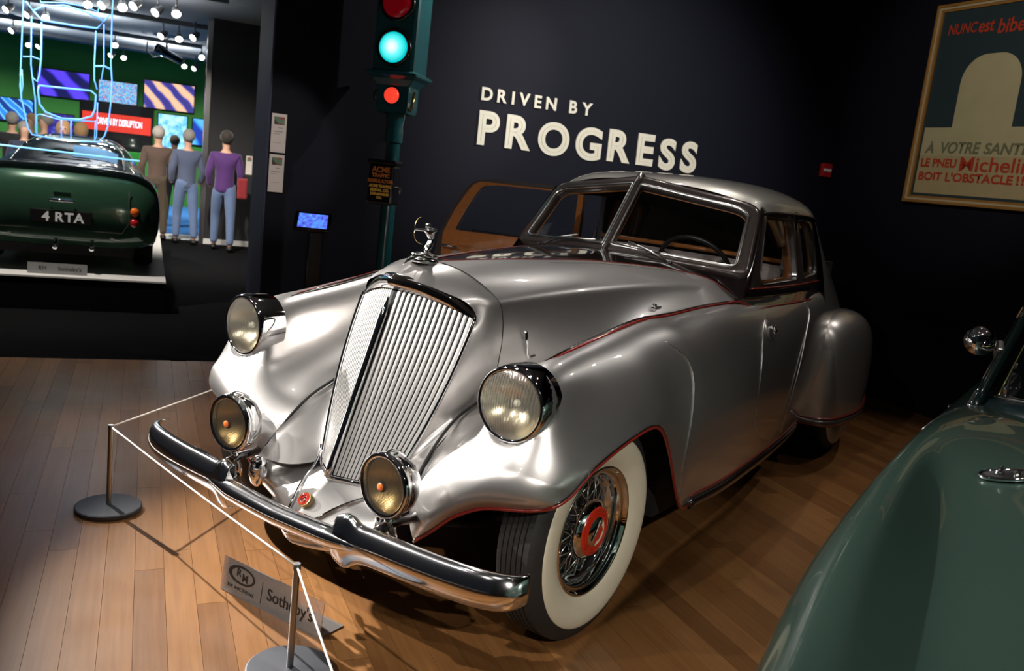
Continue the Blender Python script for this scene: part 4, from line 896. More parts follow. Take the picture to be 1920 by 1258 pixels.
nt.links.new(tc.outputs['Object'], mp.inputs[0]); nt.links.new(mp.outputs[0], gr.inputs[0]); rp = nt.nodes.new('ShaderNodeValToRGB'); rp.color_ramp.elements[0].color = (0, .42, .44, 1); rp.color_ramp.elements[1].color = (.9, 1, 1, 1); rp.color_ramp.elements[1].position = .75; rp.color_ramp.elements[0].position = .15; rp.color_ramp.elements.new(.42).color = (.10, .75, .74, 1)
nt.links.new(gr.outputs[0], rp.inputs[0]); nt.links.new(rp.outputs[0], b.inputs['Emission Color']); b.inputs['Emission Strength'].default_value = 1.15
vo = nt.nodes.new('ShaderNodeTexVoronoi'); vo.inputs['Scale'].default_value = 110; bp = nt.nodes.new('ShaderNodeBump'); bp.inputs['Strength'].default_value = .4; nt.links.new(tc.outputs['Object'], vo.inputs[0]); nt.links.new(vo.outputs['Distance'], bp.inputs['Height']); nt.links.new(bp.outputs[0], b.inputs['Normal'])
DREDL = lens_mat('dark_red_lens', (.20, .006, .012), (.5, .0, .01), .12); REDL = lens_mat('lit_red_lens', (.75, .03, .02), (1, .06, .03), .75)
for z, r, m, nm in ((2.74, .108, DREDL, 'red_lens'), (2.43, .108, GL, 'green_lens'), (3.05, .108, DREDL, 'red_lens')):
    ln = MB().lathe([(r, 0), (r * .95, .012), (r * .75, .026), (r * .4, .036), (0, .040)], 36, axis='y', sgn=-1).build(nm, m, sg_); ln.location = (0, -hdp - .014, z)
    MB().lathe([(r + .026, .0), (r + .024, .014), (r + .012, .022), (r, .02), (r - .004, .01)], 36, axis='y', sgn=-1, org=(0, -hdp, z)).build('lens_ring', BLK, sg_)
    for k in range(8):
        a = PI / 8 + k * PI / 4; MB().ball(((r + .022) * math.cos(a), -hdp - .016, z + (r + .022) * math.sin(a)), .005, 5, 6).build('lens_bolt', BRASS, sg_)
ln = MB().lathe([(.058, 0), (.055, .018), (.04, .034), (.02, .042), (0, .044)], 28, axis='y', sgn=-1).build('warning_lens', REDL, sg_); ln.location = (0, -.11 - .004, 2.10)
MB().lathe([(.066, 0), (.066, .01), (.058, .012)], 28, axis='y', sgn=-1, org=(0, -.108, 2.10)).build('lens_ring', BLK, sg_)
MB().lathe([(.0, .0), (.03, .008), (.045, .03), (.03, .055), (0, .06)], 18, axis='x', sgn=-1, org=(-.125, 0, 2.10)).build('signal_bell', BRASS, sg_)
MB().tube([(.13, -.08, 2.0), (.15, -.08, 2.04), (.15, -.06, 2.14)], .012, seg=8).build('signal_bracket', BRASS, sg_)
cb = MB().box((-.10, -.20, 1.31), (.10, -.055, 1.60)).build('control_box', BLK, sg_, smooth=False, bevel=.018)
MB().box((-.112, -.205, 1.60), (.112, -.05, 1.635)).build('box_lid', BLK, cb, smooth=False, bevel=.012)
MB().tube([(.10, -.13, 1.44), (.13, -.13, 1.44), (.13, -.13, 1.40)], .010, seg=8).build('box_handle', CHROME, cb)
GOLDP = mat('gold_paint_glow', (.85, .50, .09), .5, nz=.1, emit=(.6, .3, .04), estr=.05); ORP = mat('orange_paint', (.92, .27, .04), .5, nz=.1)  # gold lettering given a faint glow in place of light falling on it
for s, z, sz, m in (('ACME', 1.545, .052, ORP), ('TRAFFIC', 1.508, .036, ORP), ('REGULATOR', 1.468, .034, ORP), ('ACME TRAFFIC', 1.435, .025, GOLDP), ('SIGNAL CO.', 1.405, .027, GOLDP), ('LOS ANGELES', 1.378, .023, GOLDP), ('CAL.', 1.353, .021, GOLDP)):
    text_mesh(s, sz, 'box_lettering', m, cb, basis((0, -.2012, z), (1, 0, 0), (0, 0, 1)), ext=.0005, off=.002)

# ================================================================== INFO KIOSK
def screen_mat(name, kind, strength=1.0, cols=None, scale=5.):
    m = bpy.data.materials.new(name); m.use_nodes = True; nt = m.node_tree; b = nt.nodes['Principled BSDF']; N = nt.nodes.new; K = nt.links.new
    tc = N('ShaderNodeTexCoord'); mp = N('ShaderNodeMapping'); mp.inputs['Scale'].default_value = (scale, scale, scale); K(tc.outputs['Object'], mp.inputs[0])
    if kind == 'voronoi': t = N('ShaderNodeTexVoronoi'); out = t.outputs['Color']
    elif kind == 'wave': t = N('ShaderNodeTexWave'); t.bands_direction = 'DIAGONAL'; t.inputs['Distortion'].default_value = 5.0; t.inputs['Detail'].default_value = 3; t.inputs['Detail Scale'].default_value = .6; t.inputs['Scale'].default_value = 1.2; out = t.outputs['Fac']
    else: t = N('ShaderNodeTexNoise'); t.inputs['Detail'].default_value = 5; out = t.outputs['Fac']
    K(mp.outputs[0], t.inputs['Vector']); r = N('ShaderNodeValToRGB'); e = r.color_ramp.elements
    e[0].color = (*cols[0], 1); e[0].position = .25; e[1].color = (*cols[-1], 1); e[1].position = .8
    for i, c in enumerate(cols[1:-1]): e.new(.25 + .55 * (i + 1) / (len(cols) - 1)).color = (*c, 1)
    K(out, r.inputs[0]); K(r.outputs[0], b.inputs['Emission Color']); b.inputs['Emission Strength'].default_value = strength; b.inputs['Base Color'].default_value = (.01, .01, .012, 1); b.inputs['Roughness'].default_value = .2
    return m
ki = thing('info_kiosk', 'slim black information kiosk with a glowing tablet by the navy wall', 'kiosk', W(3.24, .075, 0), E_ANGLE)
MB().box((-.20, -.15, 0), (.20, .17, .02)).build('kiosk_base', BLK, ki, smooth=False, bevel=.006)
MB().box((-.055, -.03, .02), (.045, .05, 1.06)).build('kiosk_post', BLK, ki, smooth=False, bevel=.006)
tb = MB().box((-.135, -.10, -.012), (.135, .10, .010)).build('tablet_frame', BLK, ki, smooth=False, bevel=.006); tb.location = (-.03, 0, 1.13); tb.rotation_euler = (math.radians(36), math.radians(0), math.radians(-14))
MB().box((-.105, -.078, .010), (.105, .078, .0115)).build('tablet_screen', screen_mat('tablet_picture', 'noise', 1.0, [(.01, .03, .30), (.10, .12, .75), (.08, .30, .95), (.30, .45, 1.0)], 9.), tb, smooth=False)

# ================================================================== STANCHIONS AND CORD
STEEL = mat('brushed_steel', (.42, .42, .41), .38, 1., nz=.06, nscale=90); STEELD = mat('grey_base_steel', (.10, .105, .118), .45, .7, nz=.06)
CORD = mat('white_elastic_cord', (.80, .78, .74), .6, nz=.03)
posts = [((-1.202, -.670), .383, 'slim steel barrier post standing left of the bumper'), ((.300, -.914), .372, 'slim steel barrier post in front of the acrylic sign')]
for (x, y), h, lab in posts:
    t = thing('barrier_post', lab, 'stanchion', (x, y, 0), 0, 'cord barrier posts')
    MB().lathe([(0, .026), (.02, .026), (.131, .022), (.136, .018), (.136, .002), (.133, 0), (0, 0)], 48, axis='z').build('post_base', STEELD, t, sharp=30)
    MB().lathe([(.0105, .02), (.0105, h - .02)], 20, axis='z').build('post_pole', STEEL, t)
    MB().lathe([(.0105, h - .02), (.0125, h - .019), (.0125, h), (.011, h + .002), (0, h + .002)], 20, axis='z').build('post_cap', STEEL, t, sharp=40)
A1 = (-1.202, -.670, .376); A2 = (.300, -.914, .364)
def cordline(a, b, lab):
    a = np.array(a, float); b = np.array(b, float); dr = (b - a) / np.linalg.norm(b - a); a = a + dr * .0165; b = b - dr * .0165
    P = [tuple(np.array(a) + (np.array(b) - np.array(a)) * t - np.array([0, 0, .006 * math.sin(PI * t)])) for t in np.linspace(0, 1, 12)]
    tag(MB().tube(P, .0034, seg=8).build('elastic_rope', CORD), lab, 'cord', 'barrier ropes')
cordline(A1, A2, 'white elastic rope stretched between the two steel posts')
cordline(A1, (-2.05, 1.30, .376), 'white elastic rope running from the left post behind the car')
cordline(A2, (1.05, -1.37, .36), 'white elastic rope leaving the near post towards the viewer')
t = thing('barrier_post', 'slim steel barrier post hidden behind the far front fender', 'stanchion', (-2.06, 1.31, 0), 0, 'cord barrier posts')
MB().lathe([(0, .026), (.131, .022), (.136, .018), (.136, 0), (0, 0)], 32, axis='z').build('post_base', STEELD, t, sharp=30); MB().lathe([(.0105, .02), (.0105, .383), (0, .384)], 16, axis='z').build('post_pole', STEEL, t, sharp=40)

# ================================================================== ACRYLIC SIGN
ACR = thin_glass('clear_acrylic', (.92, .86, .82), .05, 0., .05, .16); INKB = mat('black_vinyl', (.006, .006, .006), .45, nz=.1)
BL = W(-.13, -.79); BR = W(-.55, -.50); sx = (BR - BL).normalized(); ln_ = (BR - BL).length
sn = thing('acrylic_sign', 'clear acrylic sign with two auction house names on the oak floor', 'sign', (BL + BR) / 2, math.atan2(sx.y, sx.x))
pn = MB().box((-ln_ / 2, 0, 0), (ln_ / 2, .005, .125)).build('sign_panel', ACR, sn, smooth=False); pn.rotation_euler = (-.10, 0, 0); pn.location = (0, 0, .004)
MB().box((-ln_ / 2, .0, .0), (ln_ / 2, .12, .004)).build('sign_foot', ACR, sn, smooth=False)
FM = lambda x, z: Matrix.Translation((x, -.0012, z)) @ Matrix.Rotation(PI / 2, 4, 'X')
cxo, czo = -.152, .082
ell = lambda a, b, k=36: [(cxo + a * math.cos(2 * PI * i / k), czo + b * math.sin(2 * PI * i / k)) for i in range(k)]
MB().ring(ell(.070, .034), [(x + .003, z) for x, z in ell(.058, .0265)], .0008, .0014, lambda u, v, h: (u, -h, v)).build('sign_oval', INKB, pn, smooth=False)
text_mesh('R', .040, 'sign_lettering', INKB, pn, FM(-.168, .076), ext=.0003, off=.0008); text_mesh('M', .040, 'sign_lettering', INKB, pn, FM(-.134, .063), ext=.0003, off=.0008)
text_mesh('RM AUCTIONS', .0175, 'sign_lettering', INKB, pn, FM(-.150, .024), ext=.0003, spacing=1.25)
MB().box((-.043, -.0014, .018), (-.0415, -.0008, .095)).build('sign_rule', INKB, pn, smooth=False)
text_mesh("Sotheby's", .060, 'sign_lettering', INKB, pn, FM(.100, .042), ext=.0003, off=.0005)

# ================================================================== GREEN COUPE IN THE FOREGROUND
GRN = mat('racing_green_paint', (.028, .052, .041), .24, .3, 1.0, nz=.05, nscale=300); GRND = mat('dark_glass', (.006, .010, .011), .05, 0, .5, nz=.05)
gc = thing('green_coupe', 'dark green sports coupe with chrome wing mirror cropped by the right edge', 'car', (2.464, 0, 0))
GCS = {
 -1.995: [(1.985,0.300),(1.942,0.601),(1.968,0.714),(2.046,0.784),(2.133,0.801),(2.246,0.801),(2.377,0.810),(2.464,0.810)],
 -1.647: [(1.872,0.250),(1.837,0.601),(1.855,0.749),(1.942,0.845),(2.046,0.849),(2.159,0.832),(2.333,0.853),(2.464,0.862)],
 -1.299: [(1.824,0.250),(1.803,0.601),(1.817,0.784),(1.890,0.884),(1.968,0.892),(2.081,0.860),(2.290,0.906),(2.464,0.919)],
 -0.864: [(1.768,0.250),(1.746,0.627),(1.761,0.827),(1.833,0.923),(1.907,0.927),(2.011,0.892),(2.246,0.953),(2.464,0.971)],
 -0.429: [(1.737,0.250),(1.714,0.645),(1.727,0.853),(1.790,0.945),(1.855,0.951),(1.951,0.919),(2.220,0.993),(2.464,1.010)],
 -0.081: [(1.724,0.250),(1.704,0.645),(1.713,0.862),(1.764,0.955),(1.820,0.966),(1.898,0.947),(2.203,1.019),(2.464,1.036)],
 0.197: [(1.720,0.250),(1.700,0.645),(1.709,0.871),(1.749,0.959),(1.798,0.980),(1.881,0.986),(2.185,1.040),(2.464,1.053)],
 0.398: [(1.717,0.250),(1.698,0.645),(1.707,0.879),(1.740,0.958),(1.790,0.988),(1.890,1.012),(2.168,1.052),(2.464,1.062)],
 0.702: [(1.716,0.250),(1.698,0.645),(1.707,0.884),(1.737,0.959),(1.790,0.994),(1.898,1.023),(2.159,1.058),(2.464,1.066)],
 1.137: [(1.716,0.250),(1.698,0.645),(1.707,0.888),(1.733,0.962),(1.785,0.997),(1.898,1.023),(2.159,1.045),(2.464,1.049)],
 1.920: [(1.716,0.250),(1.698,0.645),(1.707,0.897),(1.733,0.966),(1.785,0.997),(1.898,1.019),(2.159,1.036),(2.464,1.040)],
 2.703: [(1.750,0.280),(1.733,0.645),(1.742,0.888),(1.777,0.949),(1.837,0.975),(1.942,0.993),(2.203,1.010),(2.464,1.010)],
}
GG = loft([[(x - 2.464, y, z) for x, z in pts] for y, pts in GCS.items()], 110, 56, T=list(GCS.keys())); GGm = mirx(GG)
MB().grid(np.concatenate([GG, GGm[:, ::-1][:, 1:]], axis=1)).build('coupe_body', GRN, gc)
def gpt2(x, y):
    k = float(np.interp(y, GG[:, 40, 1], np.arange(len(GG)))); i = int(min(k, len(GG) - 2)); row = GG[i] * (1 - k + i) + GG[i + 1] * (k - i); return np.array([x, y, float(np.interp(x, row[18:, 0], row[18:, 2]))])
# shut line, wheel and cabin
MB().tube([gpt2(x - 2.464, y) + np.array([0, 0, .001]) for x, y in ((1.729, .467), (1.742, .563), (1.759, .641), (1.785, .719), (1.815, .755))], .0025, seg=6).build('bonnet_shutline', CHROME2, gc)
for sgx in (1, -1):
    MB().lathe([(.20, -.08), (.31, -.09), (.33, -.05), (.33, .05), (.31, .09), (.20, .08)], 32, axis='x', org=(.62 * sgx, -1.05, .33)).build('coupe_tire', RUBBER, gc)
    MB().lathe([(.20, -.08), (.31, -.09), (.33, -.05), (.33, .05), (.31, .09), (.20, .08)], 32, axis='x', org=(.62 * sgx, 1.75, .33)).build('coupe_tire', RUBBER, gc)
ap0 = np.array((1.832, .775, 1.000)) - [2.464, 0, 0]; ap1 = np.array((1.848, 1.68, 1.30)) - [2.464, 0, 0]
wsb = [np.array((x - 2.464, y, z)) for x, y, z in ((1.862, .79, 1.008), (2.0, .58, 1.05), (2.22, .46, 1.068), (2.464, .42, 1.073))]
wst = [np.array((x - 2.464, y, z)) for x, y, z in ((1.878, 1.68, 1.30), (2.05, 1.42, 1.33), (2.26, 1.28, 1.345), (2.464, 1.24, 1.35))]
wb = np.vstack([spl(wsb, 14)]); wt = np.vstack([spl(wst, 14)]); wb = np.vstack([wb, mirx(wb)[::-1][1:]]); wt = np.vstack([wt, mirx(wt)[::-1][1:]])
GW = np.array([wb * (1 - t) + wt * t for t in np.linspace(0, 1, 6)])
MB().grid(GW[:, 1:-1]).build('coupe_windshield', GRND, gc)
surround = MB().grid(np.array([wb + [0, -.02, -.012], wb + [0, -.012, .012], wb + (wt - wb) * .075])).build('windshield_surround', mat('dark_teal_seal', (.010, .022, .024), .3, 0, .5, nz=.1), gc)
MB().tube(wb + (wt - wb) * .085 + np.array([0, -.006, .004]), .008, seg=8).build('windshield_trim', CHROME, gc)
for sgx in (1, -1):
    q0 = ap0 * [sgx, 1, 1]; q1 = ap1 * [sgx, 1, 1]
    MB().tube([tuple(q0 + (q1 - q0) * t) for t in np.linspace(-.02, 1, 8)], .020, seg=10).build('coupe_pillar', mat('dark_green_pillar', (.008, .022, .022), .2, .2, .8, nz=.1), gc)
    MB().tube([tuple(q0 + (q1 - q0) * t + np.array([-.016 * sgx, -.012, .004])) for t in np.linspace(0, 1, 8)], .009, seg=8).build('pillar_trim', CHROME, gc)
    MB().tube([tuple(q0 + (q1 - q0) * t + np.array([.055 * sgx, -.02, .010])) for t in np.linspace(.10, 1, 8)], .006, seg=8).build('windshield_trim', mat('old_brass_trim', (.42, .40, .16), .25, 1., nz=.05), gc)
    MB().poly([tuple(q0 + np.array([-.02 * sgx, .03, 0])), tuple(q1 + np.array([-.0 * sgx, .02, 0])), (-.58 * sgx, 2.3, 1.29), (-.70 * sgx, 2.3, 1.01)]).build('coupe_side_window', GRND, gc, smooth=False)
RT = [[(-.62, 1.66, 1.305), (-.4, 1.44, 1.34), (0, 1.24, 1.355)], [(-.60, 1.9, 1.32), (-.4, 1.8, 1.365), (0, 1.7, 1.385)], [(-.55, 2.4, 1.27), (-.36, 2.4, 1.32), (0, 2.4, 1.34)], [(-.5, 2.75, 1.01), (-.36, 2.75, 1.04), (0, 2.75, 1.05)]]
GT = loft(RT, 24, 14); MB().grid(np.concatenate([GT, mirx(GT)[:, ::-1][:, 1:]], axis=1)).build('coupe_roof', GRN, gc)
# wing mirror
mc = np.array((1.758, 1.17, 1.19)) - [2.464, 0, 0]
mr = MB().lathe([(0, -.034), (.020, -.033), (.038, -.026), (.052, -.010), (.057, .010), (.057, .026), (.053, .030), (0, .030)], 36, axis='y').build('wing_mirror', CHROME, gc); mr.location = mc; mr.rotation_euler = (0, 0, .25)
arm = np.array((1.838, 1.235, 1.160)) - [2.464, 0, 0]
MB().tube([tuple(np.array((.004, -.03, -.004))), tuple((arm - mc) * .55 + np.array([0, -.02, 0])), tuple((arm - mc) * .8)], [.016, .008, .010], seg=10).build('mirror_stalk', CHROME, mr)
ft = MB().box((-.016, -.030, -.030), (.012, .030, .030)).build('mirror_foot', CHROME2, mr, smooth=False, bevel=.008); ft.location = (arm - mc); ft.rotation_euler = (-.95, 0, 0)
# air intake slot beside the bonnet bulge
ic = gpt2(2.045 - 2.464, -.04); slot = [(ic[0] + .075 * math.cos(t) * (1.0), ic[1] + .036 * math.sin(t)) for t in np.linspace(0, 2 * PI, 33)[:-1]]
P3 = [tuple(gpt2(a, b) * [0, 0, 1] + np.array([a, b, .010])) for a, b in slot]
sl = MB().poly(P3).build('intake_slot', DARK, gc, smooth=False); MB().tube(P3, .006, seg=8, closed=True).build('intake_ring', CHROME, sl)
for k in (-.03, .012, .05): MB().tube([(ic[0] + k, ic[1] - .03, ic[2] + .014), (ic[0] + k, ic[1] + .03, ic[2] + .014)], .008, seg=8).build('intake_bar', CHROME, sl)
MB().lathe([(0, .012), (.012, .010), (.016, 0)], 12, axis='x', sgn=-1, org=(1.703 - 2.464, 1.18, .906)).build('door_button', CHROME, gc)
# ================================================================== FAR ROOM
PLT = mat('white_plinth_top', (.62, .60, .58), .5, nz=.04, nscale=6)
pl = thing('display_plinth', 'low display plinth with white top and black sides under the green coupe', 'plinth', W(7.7, -2.3, 0), E_ANGLE)
MB().box((-1.4, -2.3, 0), (1.4, 2.8, .285)).build('plinth_side', CARPET, pl, smooth=False)
MB().box((-1.41, -2.31, .285), (1.41, 2.81, .30)).build('plinth_top', PLT, pl, smooth=False)
# rear view of a green coupe
GRN2 = mat('deep_green_paint', (.026, .070, .042), .2, .3, 1.0, nz=.05, nscale=200)
ac = thing('display_coupe', 'dark green coupe seen from behind on the white-topped plinth', 'car', W(5.62, -1.78, .30), E_ANGLE)
AS = {
 -.02: [(0,.80),(.30,.79),(.52,.74),(.63,.62),(.64,.50),(.60,.40),(.45,.345),(0,.33)],
 .05: [(0,.90),(.32,.89),(.60,.84),(.725,.70),(.745,.52),(.70,.36),(.48,.29),(0,.28)],
 .35: [(0,.965),(.33,.955),(.60,.92),(.74,.82),(.79,.62),(.79,.44),(.75,.27),(0,.24)],
 .8: [(0,1.03),(.32,1.015),(.54,.965),(.70,.87),(.795,.68),(.80,.48),(.77,.22),(0,.2)],
 1.3: [(0,1.17),(.30,1.155),(.48,1.07),(.65,.89),(.785,.72),(.80,.5),(.78,.2),(0,.18)],
 1.8: [(0,1.225),(.32,1.21),(.50,1.10),(.65,.89),(.775,.74),(.80,.5),(.78,.2),(0,.18)],
 2.3: [(0,1.19),(.33,1.17),(.52,1.05),(.66,.87),(.775,.74),(.80,.5),(.78,.2),(0,.18)],
 2.9: [(0,.88),(.35,.87),(.55,.85),(.68,.82),(.775,.72),(.80,.5),(.78,.2),(0,.18)],
 3.7: [(0,.80),(.35,.79),(.55,.78),(.68,.74),(.76,.64),(.78,.45),(.74,.24),(0,.2)],
 4.2: [(0,.60),(.25,.60),(.40,.58),(.50,.54),(.55,.48),(.55,.42),(.5,.34),(0,.3)],
}
GAs = loft([[(x, y, z) for x, z in v] for y, v in AS.items()], 80, 60, T=list(AS.keys())); full = np.concatenate([mirx(GAs)[:, ::-1], GAs[:, 1:]], axis=1)
mb = MB().grid(full); mb.poly([tuple(p) for p in full[0]]); mb.build('coupe_body', GRN2, ac, sharp=60)
def asf(x, y, off=.004):
    i = (y - GAs[0, 0, 1]); row = np.array([np.interp(y, GAs[:, 0, 1], GAs[:, 0, 1]) ])
    k = float(np.interp(y, GAs[:, 0, 1], np.arange(80))); k0 = int(min(k, 78)); f = k - k0
    r = GAs[k0] * (1 - f) + GAs[k0 + 1] * f; top = r[:34]
    return (x, y, float(np.interp(abs(x), top[:, 0], top[:, 2])) + off)
rw = rquad([(-.50, .52), (.50, .52), (.46, 1.32), (-.46, 1.32)], (.14, .14, .18, .18)); cenr = (0, .92)
G = [[asf(cenr[0] + (a - cenr[0]) * t, cenr[1] + (b - cenr[1]) * t, .010) for a, b in rw] for t in np.linspace(.02, 1, 8)]
rwin = MB().grid(np.array(G), cv=True).build('rear_window', GRND, ac)
MB().tube([asf(a, b, .010) for a, b in rw], .012, seg=6, closed=True).build('rear_window_trim', CHROME, rwin)
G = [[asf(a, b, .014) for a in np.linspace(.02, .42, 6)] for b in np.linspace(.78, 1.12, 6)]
MB().grid(np.array(G)).build('painted_reflection', mat('blue_window_reflection', (.04, .22, .50), .3, nz=.1), rwin)  # blue reflection in the rear window, painted as a patch
# boot lid outline, plate, lamps
MB().tube([(-.55, -.022, .80), (-.56, -.035, .50), (-.50, -.03, .40), (.50, -.03, .40), (.56, -.035, .50), (.55, -.022, .80)], .004, seg=5).build('boot_seam', DARK, ac)
pt = MB().box((-.25, -.055, .455), (.25, -.035, .575)).build('number_plate', BLK, ac, smooth=False, bevel=.006)
for ch_, x_ in (('4', -.125), ('R', -.02), ('T', .062), ('A', .142)): text_mesh(ch_, .115, 'plate_character', mat('plate_silver', (.62, .62, .62), .4, nz=.03), pt, basis((x_, -.0565, .475), (1, 0, 0), (0, 0, 1)), ext=.001, off=.004)
MB().tube([(-.10, -.05, .66), (-.08, -.07, .665), (.08, -.07, .665), (.10, -.05, .66)], .016, seg=8).build('boot_handle', CHROME, ac)
MB().box((-.07, -.03, .725), (.07, -.022, .735)).build('boot_badge', CHROME, ac, smooth=False)
for sgx in (1, -1):
    for z, m in ((.605, mat('amber_lamp', (.55, .10, .01), .15, 0, .8, nz=.05)), (.505, mat('ruby_lamp', (.35, .01, .015), .15, 0, .8, nz=.05))):
        MB().lathe([(.045, 0), (.042, .015), (.025, .035), (0, .042)], 20, axis='y', sgn=-1, org=(.60 * sgx, -.005, z)).build('tail_lamp', m, ac)
    MB().tube([(.40 * sgx, -.02, .345), (.70 * sgx, .08, .33)], .012, seg=6).build('bumperette', CHROME2, ac)
    for yy in (.95, 3.35):
        MB().lathe([(.18, -.08), (.30, -.095), (.325, -.06), (.325, .06), (.30, .095), (.18, .08), (0, .08)], 28, axis='x', org=(.68 * sgx, yy, .325)).build('coupe_tire', RUBBER, ac)
    MB().tube([(.15 * sgx + .1, .2, .25), (.15 * sgx + .1, -.04, .24)], .022, seg=8).build('exhaust', CHROME, ac)
MB().box((-.6, .3, .14), (.6, 3.6, .3)).build('coupe_underbody', DARK, ac, smooth=False)
ds = thing('plinth_sign', 'clear auction sign lying at the front of the plinth', 'sign', W(5.52, -1.80, .30), E_ANGLE)
MB().box((-.24, 0, 0), (.24, .005, .10)).build('sign_panel', mat('grey_acrylic', (.25, .25, .25), .3, nz=.05), ds, smooth=False)
text_mesh('RM', .05, 'sign_lettering', INKB, ds, basis((-.12, -.001, .035), (1, 0, 0), (0, 0, 1)), ext=.0004); text_mesh("Sotheby's", .05, 'sign_lettering', INKB, ds, basis((.10, -.001, .035), (1, 0, 0), (0, 0, 1)), ext=.0004)

# hanging glass with a blue neon line drawing of a car in plan
NEON = mat('blue_neon', (.1, .3, .6), .3, emit=(.13, .36, .95), estr=1.15); NEON2 = mat('pale_blue_edge_light', (.2, .5, .8), .3, emit=(.22, .60, 1.0), estr=1.1)
PANE = thin_glass('hanging_pane', (.96, .98, .98), .015)
gp = thing('glass_panel', 'hanging clear glass panel with a blue edge light above the coupe', 'glass panel', W(5.63, -2.4, 1.40), E_ANGLE)
MB().box((-1.3, -.006, 0), (1.245, .006, 2.12)).build('panel_pane', PANE, gp, smooth=False)
MB().tube([(-1.3, -.006, .02), (1.25, -.006, -.02)], .007, seg=6).build('panel_edge_light', NEON2, gp)
for x in (-1.0, 1.0): MB().tube([(x, 0, 2.1), (x, 0, 2.13)], .02, seg=8).build('panel_hanger', CHROME2, gp)
NP = {'outline': ([[-2.102, 2.9], [-2.102, 2.63], [-2.114, 2.189], [-2.12, 2.01], [-2.11, 1.809], [-2.089, 1.722], [-2.058, 1.566], [-2.025, 1.515], [-1.9, 1.503], [-1.646, 1.5], [-1.495, 1.513], [-1.449, 1.571], [-1.421, 1.669], [-1.404, 1.882], [-1.401, 2.069], [-1.413, 2.205], [-1.415, 2.615], [-1.406, 2.9]], .010),
 'roofwin': ([[-2.029, 2.555], [-1.957, 2.603], [-1.794, 2.64], [-1.627, 2.615], [-1.478, 2.56], [-1.532, 2.492], [-1.708, 2.485], [-1.963, 2.487], [-2.029, 2.555]], .013), 'a': ([[-1.986, 2.75], [-1.973, 2.635], [-1.794, 2.662], [-1.649, 2.66], [-1.527, 2.632], [-1.504, 2.80]], .009), 'b': ([[-2.086, 2.624], [-2.029, 2.555]], .009), 'c': ([[-1.478, 2.56], [-1.437, 2.621], [-1.407, 2.626]], .009),
 'd': ([[-2.04, 2.509], [-2.04, 2.111], [-2.031, 2.023], [-2.004, 1.824], [-1.996, 1.528]], .009), 'e': ([[-1.963, 2.47], [-1.963, 2.168], [-1.974, 2.031], [-1.989, 1.971], [-2.031, 2.001]], .012), 'f': ([[-1.477, 2.537], [-1.469, 2.197], [-1.487, 2.056]], .008), 'g': ([[-1.54, 2.468], [-1.546, 2.186], [-1.543, 2.048], [-1.519, 1.969]], .010), 'h': ([[-2.101, 2.164], [-2.033, 2.175], [-1.967, 2.158]], .010), 'i': ([[-1.541, 2.168], [-1.468, 2.179], [-1.412, 2.16]], .013),
 'j': ([[-1.977, 1.941], [-1.824, 1.944], [-1.57, 1.952], [-1.527, 1.921], [-1.532, 1.795], [-1.557, 1.731], [-1.65, 1.691], [-1.798, 1.682], [-1.924, 1.721], [-1.97, 1.783], [-1.984, 1.895], [-1.977, 1.941]], .013), 'k': ([[-1.988, 1.52], [-1.99, 1.685], [-1.965, 1.697], [-1.819, 1.67], [-1.53, 1.688]], .008), 'l': ([[-1.798, 1.682], [-1.795, 1.497]], .008), 'm': ([[-1.722, 1.691], [-1.719, 1.506]], .008), 'n': ([[-1.512, 1.858], [-1.514, 1.563], [-1.53, 1.519], [-1.526, 1.698]], .007), 'o': ([[-2.112, 2.056], [-2.123, 1.92], [-2.114, 1.809], [-2.099, 1.924], [-2.108, 2.057]], .007)}
nd = thing('neon_drawing', 'glowing blue neon outline of a car drawn on the hanging glass', 'neon sign', W(5.60, -1.76, 1.49), E_ANGLE)
for k_, (P, r) in NP.items(): MB().tube([(x + 1.76, 0, z - 1.49) for x, z in P], r * .62, seg=6).build('neon_tube', NEON, nd)

# screens on the green wall
def s20(e): return -1.0946 + (e + 1.0946) * 1.148
def z20(z): return 1.6116 + (z - 1.6116) * 1.148
SCR = [
 (-3.14, -2.21, 2.19, 2.70, 'large violet screen high on the green wall behind the neon', screen_mat('violet_picture', 'wave', 1.0, [(.01, .01, .10), (.04, .02, .45), (.08, .05, .80), (.12, .06, .95)], .8)),
 (-2.03, -1.32, 2.21, 2.63, 'speckled cyan screen on the green wall beside the neon', screen_mat('cyan_picture', 'voronoi', 1.0, [(.05, .25, .75), (.10, .60, .95), (.35, .80, .90), (.85, .10, .15), (.10, .55, .95)], 9.)),
 (-1.18, -.21, 2.20, 2.745, 'orange and indigo screen on the green wall by the doorway', screen_mat('bridge_picture', 'wave', 1.0, [(.05, .04, .25), (.10, .15, .60), (.75, .35, .18), (.95, .55, .35)], 1.1)),
 (-.89, -.33, 1.40, 2.105, 'upright pale blue screen low on the green wall', screen_mat('sky_picture', 'noise', 1.0, [(.05, .10, .55), (.15, .60, .95), (.50, .90, .95), (.65, .95, .95)], 1.6)),
 (-.21, .30, 1.55, 2.09, 'blue screen half hidden by the doorway edge', screen_mat('sea_picture', 'wave', 1.0, [(.01, .05, .40), (.03, .25, .90), (.10, .50, 1.0)], .7)),
 (-4.4, -3.21, 1.62, 2.05, 'bright blue streaked screen at the far left of the green wall', screen_mat('streak_picture', 'wave', 1.1, [(.01, .04, .25), (.03, .30, .95), (.30, .80, 1.0), (.03, .25, .85)], 1.4)),
 (-2.95, -2.48, 1.30, 1.85, 'small violet screen behind the visitors by the neon', screen_mat('night_picture', 'noise', .9, [(.01, .01, .08), (.05, .03, .35), (.15, .20, .85)], 2.5)),
]
